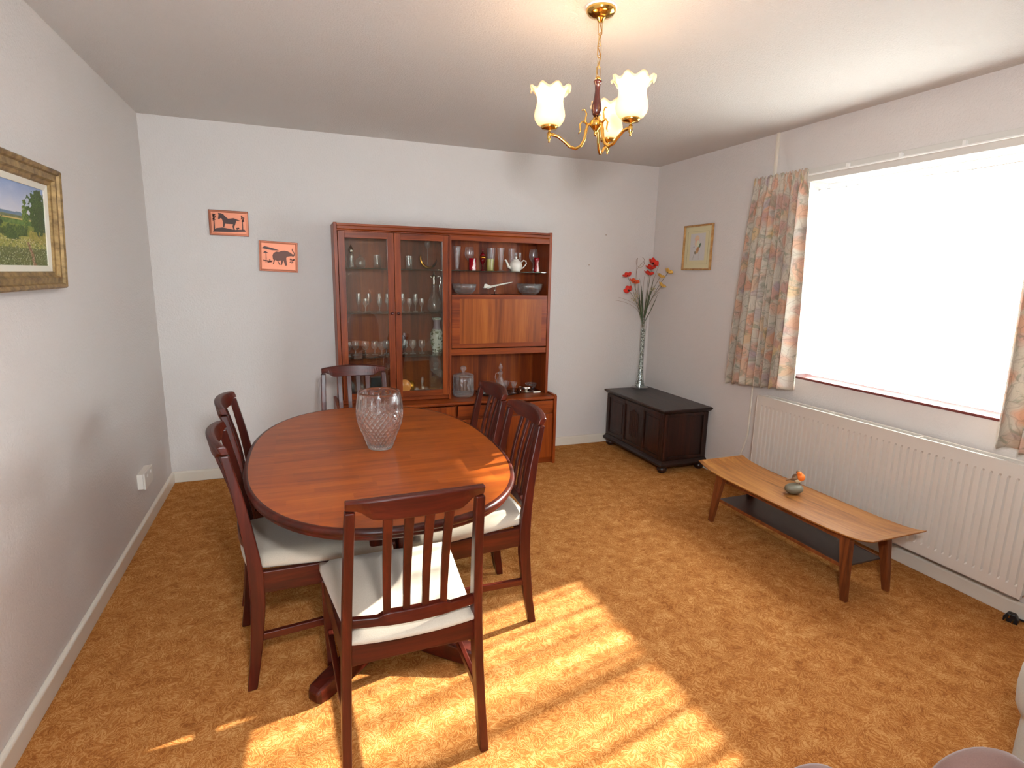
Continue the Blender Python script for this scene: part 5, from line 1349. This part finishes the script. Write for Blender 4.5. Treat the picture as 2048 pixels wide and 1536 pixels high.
# ------------------------------------------------------------------ armchairs cut off by the frame at lower right
def cushion(mb, x0, x1, y0, y1, z0, z1, e=3.2, n=28):
    cx, cy, cz = (x0 + x1) / 2, (y0 + y1) / 2, (z0 + z1) / 2; a, b, c = abs(x1 - x0) / 2, abs(y1 - y0) / 2, abs(z1 - z0) / 2
    vs = []; fs = []
    sp = lambda v: math.copysign(abs(v) ** (2 / e), v)
    m = n // 2
    for i in range(m + 1):
        t = -PI / 2 + PI * i / m
        for k in range(n):
            p = 2 * PI * k / n
            vs.append((cx + a * sp(math.cos(t)) * sp(math.cos(p)), cy + b * sp(math.cos(t)) * sp(math.sin(p)), cz + c * sp(math.sin(t))))
    for i in range(m):
        for k in range(n):
            l = (k + 1) % n; fs.append((i * n + k, i * n + l, (i + 1) * n + l, (i + 1) * n + k))
    return mb.add(vs, fs, True)
def armchair(loc, rz, mat, label):
    r = empty('armchair', loc, rz, label, 'armchair')
    cushion(MB(), -0.30, 0.30, -0.34, 0.34, 0.05, 0.34, 6).build('base', mat, r)
    cushion(MB(), -0.25, 0.30, -0.27, 0.27, 0.30, 0.44, 4).build('seat_cushion', mat, r)
    for s in (-1, 1):
        cushion(MB(), -0.32, 0.34, s * 0.25, s * 0.42, 0.26, 0.57, 2.5).build('arm', mat, r)
        cushion(MB(), -0.32, 0.29, s * 0.27, s * 0.39, 0.04, 0.40, 5).build('arm_panel', mat, r)
    cushion(MB(), -0.42, -0.22, -0.36, 0.36, 0.10, 0.92, 3.6).build('backrest', mat, r)
    for sx in (-0.3, 0.25):
        for sy in (-0.3, 0.3): B(sx - 0.02, sx + 0.02, sy - 0.02, sy + 0.02, 0.0, 0.08).build('leg', M_DARKWOOD, r)
    return r
armchair((2.93, -3.93, 0), PI, M_GREY_UPH, 'pale grey upholstered armchair cut off at the right edge of the photo')
# pink armchair seen from the front: two scrolled arms with rolled pleats on their faces
pa = empty('armchair', (1.953, -3.678, 0), -0.40, 'dusky pink armchair with scrolled arms cut off at the bottom of the photo', 'armchair')
PH2 = 0.160
for sx in (-1, 1):
    ar = MB()
    k_, zc_ = (1.0, 0.46) if sx > 0 else (0.73, 0.43)
    pts_, rad_ = [], []
    for yy, rr in ((-0.62, 0.070), (-0.20, 0.074), (-0.19, 0.082), (-0.13, 0.086), (-0.118, 0.084), (-0.112, 0.091), (-0.062, 0.098), (-0.052, 0.095), (-0.046, 0.103), (-0.030, 0.110), (-0.012, 0.109), (0.0, 0.100), (0.004, 0.085)):
        pts_.append((sx * PH2, yy, zc_)); rad_.append(rr * k_)
    ar.tube(pts_, rad_, 36)
    ar.build('scrolled_arm', M_PINK_UPH, pa, weld=False)
    cushion(MB(), sx * PH2 - 0.065, sx * PH2 + 0.065, -0.62, -0.03, 0.05, 0.50, 7).build('arm_panel', M_PINK_UPH, pa)
cushion(MB(), -PH2 + 0.05, PH2 - 0.05, -0.60, -0.04, 0.06, 0.33, 7).build('base', M_PINK_UPH, pa)
cushion(MB(), -PH2 + 0.06, PH2 - 0.06, -0.58, -0.02, 0.30, 0.42, 4).build('seat_cushion', M_PINK_UPH, pa)
cushion(MB(), -PH2 - 0.06, PH2 + 0.06, -0.72, -0.52, 0.08, 0.92, 4).build('backrest', M_PINK_UPH, pa)
for sx in (-0.2, 0.2):
    for sy in (-0.58, -0.08): B(sx - 0.02, sx + 0.02, sy - 0.02, sy + 0.02, 0.0, 0.08).build('leg', M_DARKWOOD, pa)
